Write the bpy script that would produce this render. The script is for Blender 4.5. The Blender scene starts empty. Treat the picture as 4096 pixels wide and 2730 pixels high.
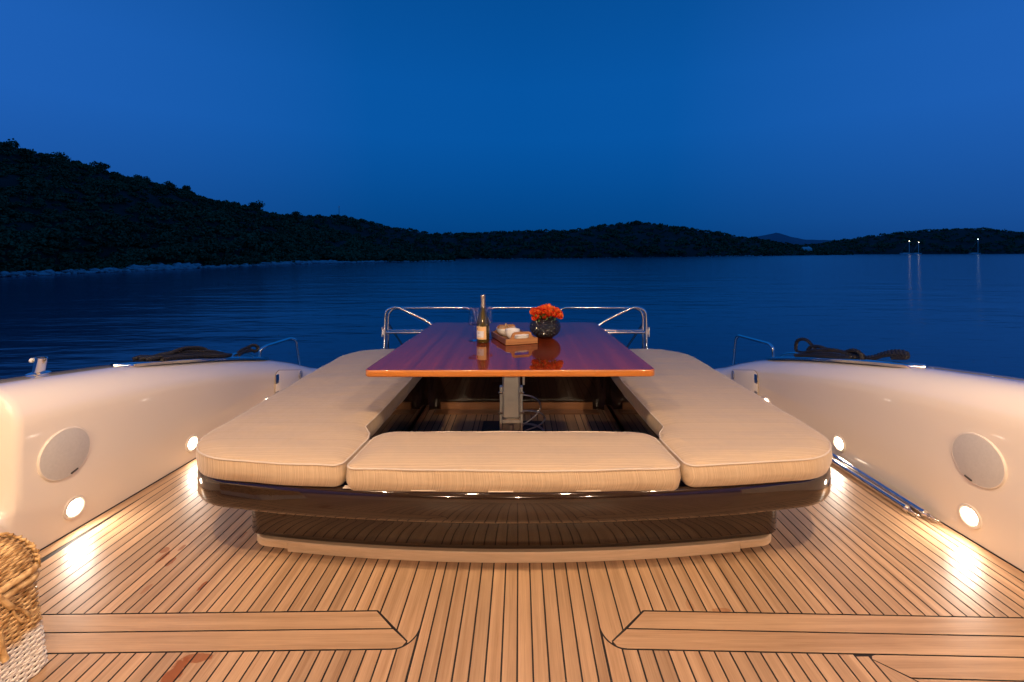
import bpy, math, random
import numpy as np
from mathutils import Vector, Matrix, noise as mnoise
random.seed(7); rng = np.random.default_rng(7)
S = bpy.context.scene
PI = math.pi
# ------------------------------------------------------------------ camera
CZ = 1.33                       # eye height over the teak deck
cam = bpy.data.cameras.new('camera'); co = bpy.data.objects.new('camera', cam)
S.collection.objects.link(co); S.camera = co
co.location = (0, 0, CZ); co.rotation_euler = (math.radians(90), 0, 0)
cam.lens = 16; cam.sensor_width = 36; cam.shift_x = -0.00744; cam.shift_y = -0.0867
cam.clip_start = 0.05; cam.clip_end = 60000
S.view_settings.view_transform = 'Standard'; S.view_settings.look = 'None'
S.view_settings.exposure = 0; S.view_settings.gamma = 1
S.cycles.max_bounces = 10; S.cycles.transmission_bounces = 10; S.cycles.glossy_bounces = 6
S.cycles.sample_clamp_indirect = 6.0
S.cycles.caustics_reflective = False; S.cycles.caustics_refractive = False
# ------------------------------------------------------------------ dusk sky
w = bpy.data.worlds.new('World'); S.world = w; w.use_nodes = True
nt = w.node_tree; nt.nodes.clear()
def N(nt, t, **k):
    n = nt.nodes.new(t)
    for a, v in k.items(): setattr(n, a, v)
    return n
out = N(nt, 'ShaderNodeOutputWorld'); bg = N(nt, 'ShaderNodeBackground')
tc = N(nt, 'ShaderNodeTexCoord'); sep = N(nt, 'ShaderNodeSeparateXYZ')
nt.links.new(tc.outputs['Generated'], sep.inputs[0])
ab = N(nt, 'ShaderNodeMath', operation='ABSOLUTE'); nt.links.new(sep.outputs['X'], ab.inputs[0])
r1 = N(nt, 'ShaderNodeValToRGB'); nt.links.new(ab.outputs[0], r1.inputs[0])
r1.color_ramp.elements[0].position = 0.0; r1.color_ramp.elements[0].color = (.0012, .090, .370, 1)
e = r1.color_ramp.elements.new(.30); e.color = (.0020, .093, .380, 1)
r1.color_ramp.elements[-1].position = .80; r1.color_ramp.elements[-1].color = (.015, .120, .485, 1)
r2 = N(nt, 'ShaderNodeValToRGB'); nt.links.new(sep.outputs['Z'], r2.inputs[0])
cr = r2.color_ramp; cr.elements[0].position = 0; cr.elements[0].color = (.46, .46, .48, 1)
cr.elements[-1].position = 1; cr.elements[-1].color = (.8, .8, .8, 1)
for p, v in ((.06, .64), (.15, .82), (.24, .97), (.34, .98), (.48, .84)):
    e = cr.elements.new(p); e.color = (v, v, v, 1)
mx = N(nt, 'ShaderNodeMix', data_type='RGBA', blend_type='MULTIPLY'); mx.inputs[0].default_value = 1
nt.links.new(r1.outputs[0], mx.inputs[6]); nt.links.new(r2.outputs[0], mx.inputs[7])
# the physical sky adds the last light of a sun already under the horizon
sky = N(nt, 'ShaderNodeTexSky', sky_type='NISHITA'); sky.sun_disc = False
sky.sun_elevation = math.radians(-4); sky.sun_rotation = math.radians(200)
hs = N(nt, 'ShaderNodeVectorMath', operation='SCALE'); hs.inputs[3].default_value = .02
nt.links.new(sky.outputs[0], hs.inputs[0])
ad = N(nt, 'ShaderNodeVectorMath', operation='ADD')
nt.links.new(mx.outputs[2], ad.inputs[0]); nt.links.new(hs.outputs[0], ad.inputs[1])
nt.links.new(ad.outputs[0], bg.inputs[0]); bg.inputs[1].default_value = 1.0
nt.links.new(bg.outputs[0], out.inputs[0])
# ------------------------------------------------------------------ lamps
WARM = (1.0, .715, .46)
def area(name, loc, direction, size, power, color=WARM, spread=180):
    l = bpy.data.lights.new(name, 'AREA'); l.shape = 'DISK'; l.size = size; l.energy = power; l.color = color
    l.spread = math.radians(spread)
    o = bpy.data.objects.new(name, l); S.collection.objects.link(o); o.location = loc
    o.rotation_euler = Vector(direction).to_track_quat('-Z', 'Y').to_euler()
    return o
CEIL = 2.12
CEIL_LAMPS = [(-1.25, 1.05), (-.42, 1.12), (.42, 1.12), (1.25, 1.05), (-1.3, -2.7), (0, -2.7), (1.3, -2.7)]
for i, (x, y) in enumerate(CEIL_LAMPS):
    area('downlight', (x, y, CEIL - .012), ((-1.1, .8, -.9), (0, .12, -1), (0, .12, -1), (1.1, .8, -.9), (-.25, 1, -.5), (0, 1, -.5), (.25, 1, -.5))[i], .085, (52, 18, 18, 52, 78, 66, 78)[i])
# ------------------------------------------------------------------ helpers
F = 1046.0; VX, VY = 1194.0, 580.0
CX = -.025                       # the boat's middle line
def at(px, py, Y): return Vector(((px - VX) * Y / F, Y, CZ - (py - VY) * Y / F))
def onx(px, py, X):
    Y = F * X / (px - VX); return Vector((X, Y, CZ - (py - VY) * Y / F))
def smooth(a, b, x):
    t = min(1, max(0, (x - a) / (b - a))); return t * t * (3 - 2 * t)
def interp(tab, x): return float(np.interp(x, [a for a, b in tab], [b for a, b in tab]))
def tag(o, label=None, cat=None, group=None, kind=None):
    if label: o['label'] = label
    if cat: o['category'] = cat
    if group: o['group'] = group
    if kind: o['kind'] = kind
    return o
def thing(name, loc, label, cat, group=None, rz=0):
    o = bpy.data.objects.new(name, None); S.collection.objects.link(o)
    o.location = loc; o.rotation_euler = (0, 0, rz); o.empty_display_size = .1
    return tag(o, label, cat, group)
class B:
    """collects shapes in world (or thing-local) metres and links them as one mesh"""
    def __init__(s): s.v = []; s.f = []; s.uv = []; s.r = []
    def add(s, vs, fs):
        o = len(s.v); s.v += [tuple(p) for p in vs]; s.f += [tuple(i + o for i in f) for f in fs]; return s
    def box(s, c, d, R=None):
        x, y, z = d[0] / 2, d[1] / 2, d[2] / 2
        P = [Vector((a, b, e)) for a in (-x, x) for b in (-y, y) for e in (-z, z)]
        if R is not None: P = [R @ p for p in P]
        P = [p + Vector(c) for p in P]
        return s.add(P, [(0, 1, 3, 2), (4, 6, 7, 5), (0, 4, 5, 1), (2, 3, 7, 6), (0, 2, 6, 4), (1, 5, 7, 3)])
    def bbox(s, c, d, b=.004, R=None):
        """box with chamfered edges"""
        x, y, z = d[0] / 2, d[1] / 2, d[2] / 2; b = min(b, x * .9, y * .9, z * .9)
        rings = [(x - b, y - b, -z), (x, y, -z + b), (x, y, z - b), (x - b, y - b, z)]
        P = []
        for (a, e, h) in rings:
            q = b
            P += [(a - q, e, h), (a, e - q, h), (a, -e + q, h), (a - q, -e, h), (-a + q, -e, h), (-a, -e + q, h), (-a, e - q, h), (-a + q, e, h)]
        fs = []
        for k in range(3):
            for i in range(8):
                j = (i + 1) % 8; fs.append((k * 8 + i, k * 8 + j, k * 8 + 8 + j, k * 8 + 8 + i)[::-1])
        fs.append(tuple(range(8))); fs.append(tuple(range(24, 32))[::-1])
        P = [Vector(p) for p in P]
        if R is not None: P = [R @ p for p in P]
        return s.add([p + Vector(c) for p in P], fs)
    def tube(s, pts, r, n=10, closed=False, cap=True, flat=1.0):
        pts = [Vector(p) for p in pts]; m = len(pts)
        rr = r if hasattr(r, '__len__') else [r] * m
        T = []
        for i in range(m):
            a = pts[(i - 1) % m] if (closed or i > 0) else pts[i]
            b = pts[(i + 1) % m] if (closed or i < m - 1) else pts[i]
            t = (b - a); T.append(t.normalized() if t.length > 1e-9 else Vector((0, 0, 1)))
        u = T[0].cross(Vector((0, 0, 1)))
        if u.length < 1e-3: u = T[0].cross(Vector((1, 0, 0)))
        u.normalize(); vs = []
        for i in range(m):
            u = (u - T[i] * u.dot(T[i]))
            if u.length < 1e-6: u = T[i].orthogonal()
            u.normalize(); v = T[i].cross(u)
            for k in range(n):
                a = 2 * PI * k / n; vs.append(pts[i] + u * (math.cos(a) * rr[i]) + v * (math.sin(a) * rr[i] * flat))
        fs = []
        for i in range(m if closed else m - 1):
            j = (i + 1) % m
            for k in range(n):
                l = (k + 1) % n; fs.append((i * n + k, i * n + l, j * n + l, j * n + k))
        if cap and not closed:
            fs.append(tuple(range(n))[::-1]); fs.append(tuple((m - 1) * n + k for k in range(n)))
        return s.add(vs, fs)
    def lathe(s, prof, n=32, c=(0, 0, 0), R=None, close=False):
        vs = []; fs = []; m = len(prof)
        for (r, z) in prof:
            for k in range(n):
                a = 2 * PI * k / n; p = Vector((math.cos(a) * r, math.sin(a) * r, z))
                if R is not None: p = R @ p
                vs.append(p + Vector(c))
        for i in range(m - 1 + (1 if close else 0)):
            j = (i + 1) % m
            for k in range(n):
                l = (k + 1) % n; fs.append((i * n + k, i * n + l, j * n + l, j * n + k))
        if not close:
            if prof[0][0] > 1e-6: fs.append(tuple(range(n))[::-1])
            if prof[-1][0] > 1e-6: fs.append(tuple((m - 1) * n + k for k in range(n)))
        return s.add(vs, fs)
    def rings(s, rings, bottom=True, top=True):
        """stack of closed loops with equal counts"""
        n = len(rings[0]); vs = [p for r in rings for p in r]; fs = []
        for i in range(len(rings) - 1):
            for k in range(n):
                l = (k + 1) % n; fs.append((i * n + k, i * n + l, i * n + n + l, i * n + n + k))
        if bottom: fs.append(tuple(range(n))[::-1])
        if top: fs.append(tuple((len(rings) - 1) * n + k for k in range(n)))
        return s.add(vs, fs)
    def build(s, name, m, parent=None, sm=35, local=True):
        me = bpy.data.meshes.new(name)
        vs = s.v
        me.from_pydata(vs, [], s.f)
        if s.uv:
            ul = me.uv_layers.new(name='UVMap'); k = 0
            ul.data.foreach_set('uv', [c for p in s.uv for c in p])
        if s.r:
            at_ = me.attributes.new('rnd', 'FLOAT', 'FACE'); at_.data.foreach_set('value', s.r)
        me.materials.append(m)
        if sm:
            me.polygons.foreach_set('use_smooth', [True] * len(me.polygons)); me.set_sharp_from_angle(angle=math.radians(sm))
        me.update()
        o = bpy.data.objects.new(name, me); S.collection.objects.link(o)
        if parent is not None:
            o.parent = parent
            if not local:      # the shape was given in world metres
                root = parent
                Mx = Matrix.Identity(4)
                ch = []
                while root is not None: ch.append(root); root = root.parent
                for q in ch[::-1]: Mx = Mx @ q.matrix_parent_inverse @ Matrix.LocRotScale(q.location, q.rotation_euler, q.scale)
                me.transform(Mx.inverted())
        return o
def W(b, name, m, parent, sm=35): return b.build(name, m, parent, sm, local=False)
def fillet(P, n=8, closed=True):
    """P: (x, y, r) corners -> rounded 2-D outline"""
    out = []; m = len(P)
    for i in range(m):
        x, y, r = P[i]; p = Vector((x, y))
        if r <= 0 or (not closed and i in (0, m - 1)): out.append((x, y)); continue
        a = (Vector(P[(i - 1) % m][:2]) - p); b = (Vector(P[(i + 1) % m][:2]) - p)
        la, lb = a.length, b.length; a.normalize(); b.normalize()
        ang = math.acos(max(-1, min(1, a.dot(b)))); d = min(r / math.tan(ang / 2), la * .49, lb * .49) if ang < PI - .01 else 0
        if d == 0: out.append((x, y)); continue
        r = d * math.tan(ang / 2); c = p + (a + b).normalized() * (r / math.sin(ang / 2))
        p0 = p + a * d - c; p1 = p + b * d - c
        a0 = math.atan2(p0.y, p0.x); a1 = math.atan2(p1.y, p1.x); da = (a1 - a0 + PI) % (2 * PI) - PI
        for k in range(n + 1):
            t = a0 + da * k / n; out.append((c.x + r * math.cos(t), c.y + r * math.sin(t)))
    return out
def fil3(P, r, n=8):
    """round the corners of a 3-D polyline"""
    P = [Vector(p) for p in P]; out = [P[0]]
    for i in range(1, len(P) - 1):
        p = P[i]; a = P[i - 1] - p; b = P[i + 1] - p; d = min(r, a.length * .48, b.length * .48)
        a.normalize(); b.normalize(); A = p + a * d; Bp = p + b * d
        for k in range(n + 1):
            t = k / n; out.append(A * (1 - t) ** 2 + p * (2 * t * (1 - t)) + Bp * t * t)
    out.append(P[-1]); return out
def ccw(P):
    a = sum(P[i][0] * P[(i + 1) % len(P)][1] - P[(i + 1) % len(P)][0] * P[i][1] for i in range(len(P)))
    return P if a > 0 else P[::-1]
def offs(P, d):
    """move a ccw outline outwards by d"""
    n = len(P); out = []
    for i in range(n):
        a = Vector(P[i]) - Vector(P[i - 1]); b = Vector(P[(i + 1) % n]) - Vector(P[i])
        if a.length < 1e-6: a = b
        if b.length < 1e-6: b = a
        na = Vector((a.y, -a.x)).normalized(); nb = Vector((b.y, -b.x)).normalized()
        m = na + nb; m = m / max(.35, m.length_squared) * 2 if m.length > 1e-6 else na
        m = m * (1 if m.length < 2.5 else 2.5 / m.length)
        out.append((P[i][0] + m.x * d, P[i][1] + m.y * d))
    return out
def dens(P, step, closed=True):
    out = []; n = len(P)
    for i in range(n if closed else n - 1):
        a = Vector(P[i]); b = Vector(P[(i + 1) % n]); k = max(1, int((b - a).length / step))
        for j in range(k): out.append(tuple(a.lerp(b, j / k)))
    if not closed: out.append(tuple(P[-1]))
    return out
def spline(P, n=8, closed=False):
    P = [Vector(p) for p in P]; m = len(P); out = []
    for i in range(m if closed else m - 1):
        g = lambda k: P[k % m] if closed else P[max(0, min(m - 1, k))]
        a, b, c, d = g(i - 1), g(i), g(i + 1), g(i + 2)
        for k in range(n):
            t = k / n
            out.append(.5 * ((2 * b) + (c - a) * t + (2 * a - 5 * b + 4 * c - d) * t * t + (3 * b - a - 3 * c + d) * t ** 3))
    if not closed: out.append(P[-1])
    return out
# ------------------------------------------------------------------ materials
def mat(name, col, rough=.5, metal=0, coat=0, coat_r=.03, spec=.5, ior=1.45, trans=0, emis=None, es=0, var=0, vscale=8, bump=0, bscale=60, sss=0):
    m = bpy.data.materials.new(name); m.use_nodes = True; t = m.node_tree; p = t.nodes['Principled BSDF']
    p.inputs['Base Color'].default_value = (*col, 1); p.inputs['Roughness'].default_value = rough
    p.inputs['Metallic'].default_value = metal; p.inputs['Coat Weight'].default_value = coat
    p.inputs['Coat Roughness'].default_value = coat_r; p.inputs['Specular IOR Level'].default_value = spec
    p.inputs['IOR'].default_value = ior; p.inputs['Transmission Weight'].default_value = trans
    if emis: p.inputs['Emission Color'].default_value = (*emis, 1); p.inputs['Emission Strength'].default_value = es
    if var or bump:
        c = N(t, 'ShaderNodeTexCoord'); nz = N(t, 'ShaderNodeTexNoise'); nz.inputs['Scale'].default_value = vscale; nz.inputs['Detail'].default_value = 5
        t.links.new(c.outputs['Object'], nz.inputs['Vector'])
        if var:
            r = N(t, 'ShaderNodeMapRange'); r.inputs[3].default_value = 1 - var; r.inputs[4].default_value = 1 + var
            t.links.new(nz.outputs[0], r.inputs[0]); x = N(t, 'ShaderNodeMix', data_type='RGBA', blend_type='MULTIPLY'); x.inputs[0].default_value = 1
            x.inputs[6].default_value = (*col, 1); t.links.new(r.outputs[0], x.inputs[7]); t.links.new(x.outputs[2], p.inputs['Base Color'])
        if bump:
            n2 = N(t, 'ShaderNodeTexNoise'); n2.inputs['Scale'].default_value = bscale; n2.inputs['Detail'].default_value = 4
            t.links.new(c.outputs['Object'], n2.inputs['Vector']); bp = N(t, 'ShaderNodeBump'); bp.inputs['Strength'].default_value = bump; bp.inputs['Distance'].default_value = .002
            t.links.new(n2.outputs[0], bp.inputs['Height']); t.links.new(bp.outputs[0], p.inputs['Normal'])
    return m
def P(m): return m.node_tree.nodes['Principled BSDF']
M = {}
M['gelcoat'] = mat('cream_gelcoat', (.84, .745, .64), .12, coat=1, coat_r=.012, bump=.012, bscale=2.2, var=.02, vscale=1.5)
M['gelcoat_fit'] = mat('cream_plastic', (.72, .65, .57), .3, coat=.2)
M['chrome'] = mat('polished_steel', (.86, .83, .80), .15, 1.0, bump=.02, bscale=30)
M['brushed'] = mat('brushed_steel', (.80, .78, .75), .36, .85, bump=.12, bscale=350, var=.08, vscale=20)
M['brown'] = mat('dark_brown_lacquer', (.018, .009, .006), .10, coat=1.0, coat_r=.012, spec=.25, bump=.012, bscale=3)
P(M['brown']).inputs['Coat IOR'].default_value = 1.52
M['caulk'] = mat('black_caulk', (.022, .018, .017), .55, bump=.3, bscale=200)
M['black_rubber'] = mat('dark_mat', (.03, .03, .034), .6)
M['piping'] = mat('piping_cord', (.58, .49, .40), .7)
M['rope'] = mat('black_rope_fibre', (.018, .016, .015), .5, bump=.6, bscale=500, var=.3, vscale=60)
M['ceramic'] = mat('white_ceramic', (.80, .77, .73), .18, coat=.5)
M['glass'] = mat('clear_glass', (1, 1, 1), 0.06, trans=1, ior=1.55)
M['cracker'] = mat('baked_cracker', (.55, .33, .15), .7, var=.3, vscale=80)
M['hose'] = mat('braided_steel_hose', (.52, .49, .46), .3, 1.0, bump=.8, bscale=900)
M['foil'] = mat('pewter_foil', (.42, .36, .30), .35, .8, bump=.3, bscale=200)
M['white_plastic'] = mat('white_plastic', (.72, .70, .66), .4)
M['lens'] = mat('lit_lamp_lens', (.9, .9, .9), .3, emis=(1, .80, .60), es=45)
M['shoal_rock'] = mat('pale_limestone', (.36, .37, .38), .85, var=.5, vscale=.9)
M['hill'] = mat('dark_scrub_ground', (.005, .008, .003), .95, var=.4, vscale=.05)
M['leaf'] = mat('pine_foliage', (.055, .095, .034), .85, var=.85, vscale=.11)
M['bark'] = mat('pine_bark', (.05, .035, .025), .9)
M['mountain'] = mat('haze_tinted_rock', (.10, .12, .16), .95, var=.1, vscale=.002)  # blue of the distant air is put into the rock colour
M['housewall'] = mat('white_render', (.75, .75, .75), .8)
M['roof'] = mat('pale_roof_tile', (.6, .55, .52), .8)
M['leafgreen'] = mat('rose_leaf', (.08, .14, .03), .5, var=.3, vscale=60)
def wood(name, c0, c1, rough=.45, sx=220, sy=5, coat=0, axis='UV', plank=.14, bump=.25, spots=()):
    """grain runs along the second texture axis"""
    m = bpy.data.materials.new(name); m.use_nodes = True; t = m.node_tree; p = t.nodes['Principled BSDF']; L = t.links.new
    c = N(t, 'ShaderNodeTexCoord'); mp = N(t, 'ShaderNodeMapping')
    if axis == 'UV': L(c.outputs['UV'], mp.inputs[0])
    else: L(c.outputs['Object'], mp.inputs[0])
    sc = {'UV': (sx, sy, 1), 'X': (sy, sx, sx), 'Y': (sx, sy, sx), 'Z': (sx, sx, sy)}[axis]
    mp.inputs['Scale'].default_value = sc
    n1 = N(t, 'ShaderNodeTexNoise'); n1.inputs['Scale'].default_value = 1; n1.inputs['Detail'].default_value = 6; n1.inputs['Roughness'].default_value = .62; n1.inputs['Distortion'].default_value = .6
    L(mp.outputs[0], n1.inputs['Vector'])
    m2 = N(t, 'ShaderNodeMapping'); m2.inputs['Scale'].default_value = tuple(q * .16 for q in sc); L(mp.inputs[0].links[0].from_socket, m2.inputs[0])
    n2 = N(t, 'ShaderNodeTexNoise'); n2.inputs['Scale'].default_value = 1; n2.inputs['Detail'].default_value = 1; L(m2.outputs[0], n2.inputs['Vector'])
    av = N(t, 'ShaderNodeMath', operation='ADD'); L(n1.outputs[0], av.inputs[0]); L(n2.outputs[0], av.inputs[1])
    hv = N(t, 'ShaderNodeMapRange'); hv.inputs[1].default_value = .62; hv.inputs[2].default_value = 1.38; L(av.outputs[0], hv.inputs[0])
    mixc = N(t, 'ShaderNodeMix', data_type='RGBA'); mixc.inputs[6].default_value = (*c0, 1); mixc.inputs[7].default_value = (*c1, 1); L(hv.outputs[0], mixc.inputs[0])
    cur = mixc.outputs[2]
    if plank:
        a = N(t, 'ShaderNodeAttribute', attribute_name='rnd'); r = N(t, 'ShaderNodeMapRange'); r.inputs[3].default_value = 1 - plank; r.inputs[4].default_value = 1 + plank
        L(a.outputs['Fac'], r.inputs[0]); x = N(t, 'ShaderNodeMix', data_type='RGBA', blend_type='MULTIPLY'); x.inputs[0].default_value = 1
        L(cur, x.inputs[6]); L(r.outputs[0], x.inputs[7]); cur = x.outputs[2]
        # weathering: broad soft blotches
        nb = N(t, 'ShaderNodeTexNoise'); nb.inputs['Scale'].default_value = 3.5; nb.inputs['Detail'].default_value = 4; L(c.outputs['Object'], nb.inputs['Vector'])
        rb = N(t, 'ShaderNodeMapRange'); rb.inputs[3].default_value = .86; rb.inputs[4].default_value = 1.14; L(nb.outputs[0], rb.inputs[0])
        x = N(t, 'ShaderNodeMix', data_type='RGBA', blend_type='MULTIPLY'); x.inputs[0].default_value = 1
        L(cur, x.inputs[6]); L(rb.outputs[0], x.inputs[7]); cur = x.outputs[2]
    rs = None
    for (sx_, sy_, ax_, ay_, k) in spots:        # wet or oily stains
        so = N(t, 'ShaderNodeVectorMath', operation='SUBTRACT'); L(c.outputs['Object'], so.inputs[0]); so.inputs[1].default_value = (sx_, sy_, 0)
        sm_ = N(t, 'ShaderNodeVectorMath', operation='MULTIPLY'); L(so.outputs[0], sm_.inputs[0]); sm_.inputs[1].default_value = (1 / ax_, 1 / ay_, 0)
        le = N(t, 'ShaderNodeVectorMath', operation='LENGTH'); L(sm_.outputs[0], le.inputs[0])
        nn = N(t, 'ShaderNodeTexNoise'); nn.inputs['Scale'].default_value = 45; nn.inputs['Detail'].default_value = 3; L(c.outputs['Object'], nn.inputs['Vector'])
        wd = N(t, 'ShaderNodeMath', operation='MULTIPLY_ADD'); L(nn.outputs[0], wd.inputs[0]); wd.inputs[1].default_value = 1.1; L(le.outputs['Value'], wd.inputs[2])
        rr = N(t, 'ShaderNodeMapRange'); rr.inputs[1].default_value = 1.62; rr.inputs[2].default_value = 1.42; rr.inputs[3].default_value = 0; rr.inputs[4].default_value = k; L(wd.outputs[0], rr.inputs[0])
        x = N(t, 'ShaderNodeMix', data_type='RGBA'); L(rr.outputs[0], x.inputs[0]); L(cur, x.inputs[6]); x.inputs[7].default_value = (.25, .070, .010, 1); cur = x.outputs[2]
    L(cur, p.inputs['Base Color']); p.inputs['Roughness'].default_value = rough
    rg = N(t, 'ShaderNodeMapRange'); rg.inputs[3].default_value = rough - .1; rg.inputs[4].default_value = rough + .12; L(n1.outputs[0], rg.inputs[0]); L(rg.outputs[0], p.inputs['Roughness'])
    p.inputs['Coat Weight'].default_value = coat; p.inputs['Coat Roughness'].default_value = .012
    b = N(t, 'ShaderNodeBump'); b.inputs['Strength'].default_value = bump; b.inputs['Distance'].default_value = .001; L(n1.outputs[0], b.inputs['Height']); L(b.outputs[0], p.inputs['Normal'])
    return m
spots = [(-1.585, 2.03, .018, .024, .7), (-1.555, 1.985, .012, .045, .9), (-1.52, 2.05, .009, .026, .7), (-1.50, 1.955, .013, .030, .85), (-1.265, 1.815, .010, .026, .95),
         (-1.092, 1.425, .026, .075, .95), (-1.060, 1.492, .050, .018, .8), (-1.475, 1.80, .010, .030, .5), (-1.30, 2.14, .010, .028, .5), (.75, 1.69, .035, .012, .45), (.64, 1.715, .014, .03, .3)]
M['teak'] = wood('deck_teak', (.31, .178, .092), (.54, .345, .200), rough=.42, sx=210, sy=4.5, spots=spots, plank=.17)
M['teak_trim'] = wood('teak_trim', (.50, .345, .215), (.70, .51, .34), rough=.4, sx=90, sy=4, axis='X', plank=0)
M['teak_dark'] = wood('oiled_teak', (.20, .085, .035), (.34, .16, .07), rough=.35, sx=120, sy=5, axis='X', plank=0)
M['mahogany'] = wood('varnished_mahogany', (.085, .011, .004), (.25, .036, .008), rough=.35, sx=110, sy=1.3, axis='Y', plank=0, coat=1.0, bump=.0)
P(M['mahogany']).inputs['Coat IOR'].default_value = 1.42; P(M['mahogany']).inputs['Specular IOR Level'].default_value = 0
M['mahogany_edge'] = wood('varnished_edge', (.28, .075, .007), (.50, .165, .018), rough=.3, sx=160, sy=3, axis='X', plank=0, coat=.8, bump=.0)
M['acacia'] = wood('acacia', (.13, .042, .014), (.56, .27, .10), rough=.4, sx=95, sy=5, axis='X', plank=0, bump=.1)
def fabric():
    m = bpy.data.materials.new('striped_awning_fabric'); m.use_nodes = True; t = m.node_tree; p = P(m); L = t.links.new
    c = N(t, 'ShaderNodeTexCoord'); g = N(t, 'ShaderNodeNewGeometry'); s1 = N(t, 'ShaderNodeSeparateXYZ'); L(c.outputs['Object'], s1.inputs[0])
    s2 = N(t, 'ShaderNodeSeparateXYZ'); L(g.outputs['Normal'], s2.inputs[0])
    gt = N(t, 'ShaderNodeMath', operation='GREATER_THAN'); L(s2.outputs['Z'], gt.inputs[0]); gt.inputs[1].default_value = .62
    xy = N(t, 'ShaderNodeMath', operation='ADD'); L(s1.outputs['X'], xy.inputs[0]); L(s1.outputs['Y'], xy.inputs[1])
    mi = N(t, 'ShaderNodeMix', data_type='FLOAT'); L(gt.outputs[0], mi.inputs[0]); L(xy.outputs[0], mi.inputs[2]); L(s1.outputs['Y'], mi.inputs[3])
    def n1(scale, det):
        q = N(t, 'ShaderNodeTexNoise', noise_dimensions='1D'); q.inputs['Scale'].default_value = scale; q.inputs['Detail'].default_value = det; L(mi.outputs[0], q.inputs['W']); return q
    a = n1(230, 2); b = n1(45, 3)
    ad = N(t, 'ShaderNodeMath', operation='MULTIPLY_ADD'); L(b.outputs[0], ad.inputs[0]); ad.inputs[1].default_value = .22; L(a.outputs[0], ad.inputs[2])
    r = N(t, 'ShaderNodeMapRange'); r.inputs[1].default_value = .38; r.inputs[2].default_value = .86; L(ad.outputs[0], r.inputs[0])
    x = N(t, 'ShaderNodeMix', data_type='RGBA'); x.inputs[6].default_value = (.42, .300, .190, 1); x.inputs[7].default_value = (.58, .435, .285, 1); L(r.outputs[0], x.inputs[0])
    wv = N(t, 'ShaderNodeTexNoise'); wv.inputs['Scale'].default_value = 700; L(c.outputs['Object'], wv.inputs['Vector'])
    ff = N(t, 'ShaderNodeTexNoise'); ff.inputs['Scale'].default_value = 5; ff.inputs['Detail'].default_value = 3; L(c.outputs['Object'], ff.inputs['Vector'])
    L(x.outputs[2], p.inputs['Base Color']); p.inputs['Roughness'].default_value = .82; p.inputs['Sheen Weight'].default_value = .15
    b1 = N(t, 'ShaderNodeBump'); b1.inputs['Strength'].default_value = .25; b1.inputs['Distance'].default_value = .001; L(wv.outputs[0], b1.inputs['Height'])
    b2 = N(t, 'ShaderNodeBump'); b2.inputs['Strength'].default_value = .8; b2.inputs['Distance'].default_value = .02; L(ff.outputs[0], b2.inputs['Height']); L(b1.outputs[0], b2.inputs['Normal'])
    L(b2.outputs[0], p.inputs['Normal']); return m
M['fabric'] = fabric()
def bottle_glass():
    return mat('olive_bottle_glass', (.055, .042, .008), .03, coat=1, spec=.8, coat_r=.01)
M['bottle'] = bottle_glass()
M['vase'] = mat('smoky_embossed_glass', (.012, .011, .008), .16, spec=1.0, ior=1.6)
def rose_mat():
    m = mat('orange_red_petal', (.85, .07, .012), .45); t = m.node_tree; L = t.links.new
    c = N(t, 'ShaderNodeTexCoord'); n = N(t, 'ShaderNodeTexNoise'); n.inputs['Scale'].default_value = 55; L(c.outputs['Object'], n.inputs['Vector'])
    x = N(t, 'ShaderNodeMix', data_type='RGBA'); x.inputs[6].default_value = (.72, .018, .012, 1); x.inputs[7].default_value = (.90, .24, .045, 1)
    r = N(t, 'ShaderNodeMapRange'); r.inputs[1].default_value = .35; r.inputs[2].default_value = .65; L(n.outputs[0], r.inputs[0]); L(r.outputs[0], x.inputs[0])
    L(x.outputs[2], P(m).inputs['Base Color']); P(m).inputs['Subsurface Weight'].default_value = .0; return m
M['rose'] = rose_mat()
def wicker_mat(band=True):
    m = mat('wicker_cane', (.5, .3, .12), .5, spec=.4); t = m.node_tree; L = t.links.new
    c = N(t, 'ShaderNodeTexCoord'); n = N(t, 'ShaderNodeTexNoise'); n.inputs['Scale'].default_value = 38; n.inputs['Detail'].default_value = 4; L(c.outputs['Object'], n.inputs['Vector'])
    x = N(t, 'ShaderNodeMix', data_type='RGBA'); x.inputs[6].default_value = (.33, .17, .055, 1); x.inputs[7].default_value = (.70, .47, .22, 1)
    r = N(t, 'ShaderNodeMapRange'); r.inputs[1].default_value = .35; r.inputs[2].default_value = .62; L(n.outputs[0], r.inputs[0]); L(r.outputs[0], x.inputs[0]); cur = x.outputs[2]
    if band:
        s = N(t, 'ShaderNodeSeparateXYZ'); L(c.outputs['Object'], s.inputs[0])
        n2 = N(t, 'ShaderNodeTexNoise'); n2.inputs['Scale'].default_value = 22; L(c.outputs['Object'], n2.inputs['Vector'])
        a = N(t, 'ShaderNodeMath', operation='MULTIPLY_ADD'); L(n2.outputs[0], a.inputs[0]); a.inputs[1].default_value = .06; L(s.outputs['Z'], a.inputs[2])
        q = N(t, 'ShaderNodeMapRange'); q.inputs[1].default_value = .150; q.inputs[2].default_value = .168; L(a.outputs[0], q.inputs[0])
        y = N(t, 'ShaderNodeMix', data_type='RGBA'); y.inputs[6].default_value = (.80, .74, .66, 1); L(q.outputs[0], y.inputs[0]); L(cur, y.inputs[7]); cur = y.outputs[2]
    L(cur, P(m).inputs['Base Color']); return m
M['wicker'] = wicker_mat(True); M['cane'] = wicker_mat(False)
M['wicker_dark'] = mat('basket_lining', (.12, .06, .02), .9)
M['grille'] = mat('perforated_grille', (.53, .50, .47), .6, var=.10, vscale=90)
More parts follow.
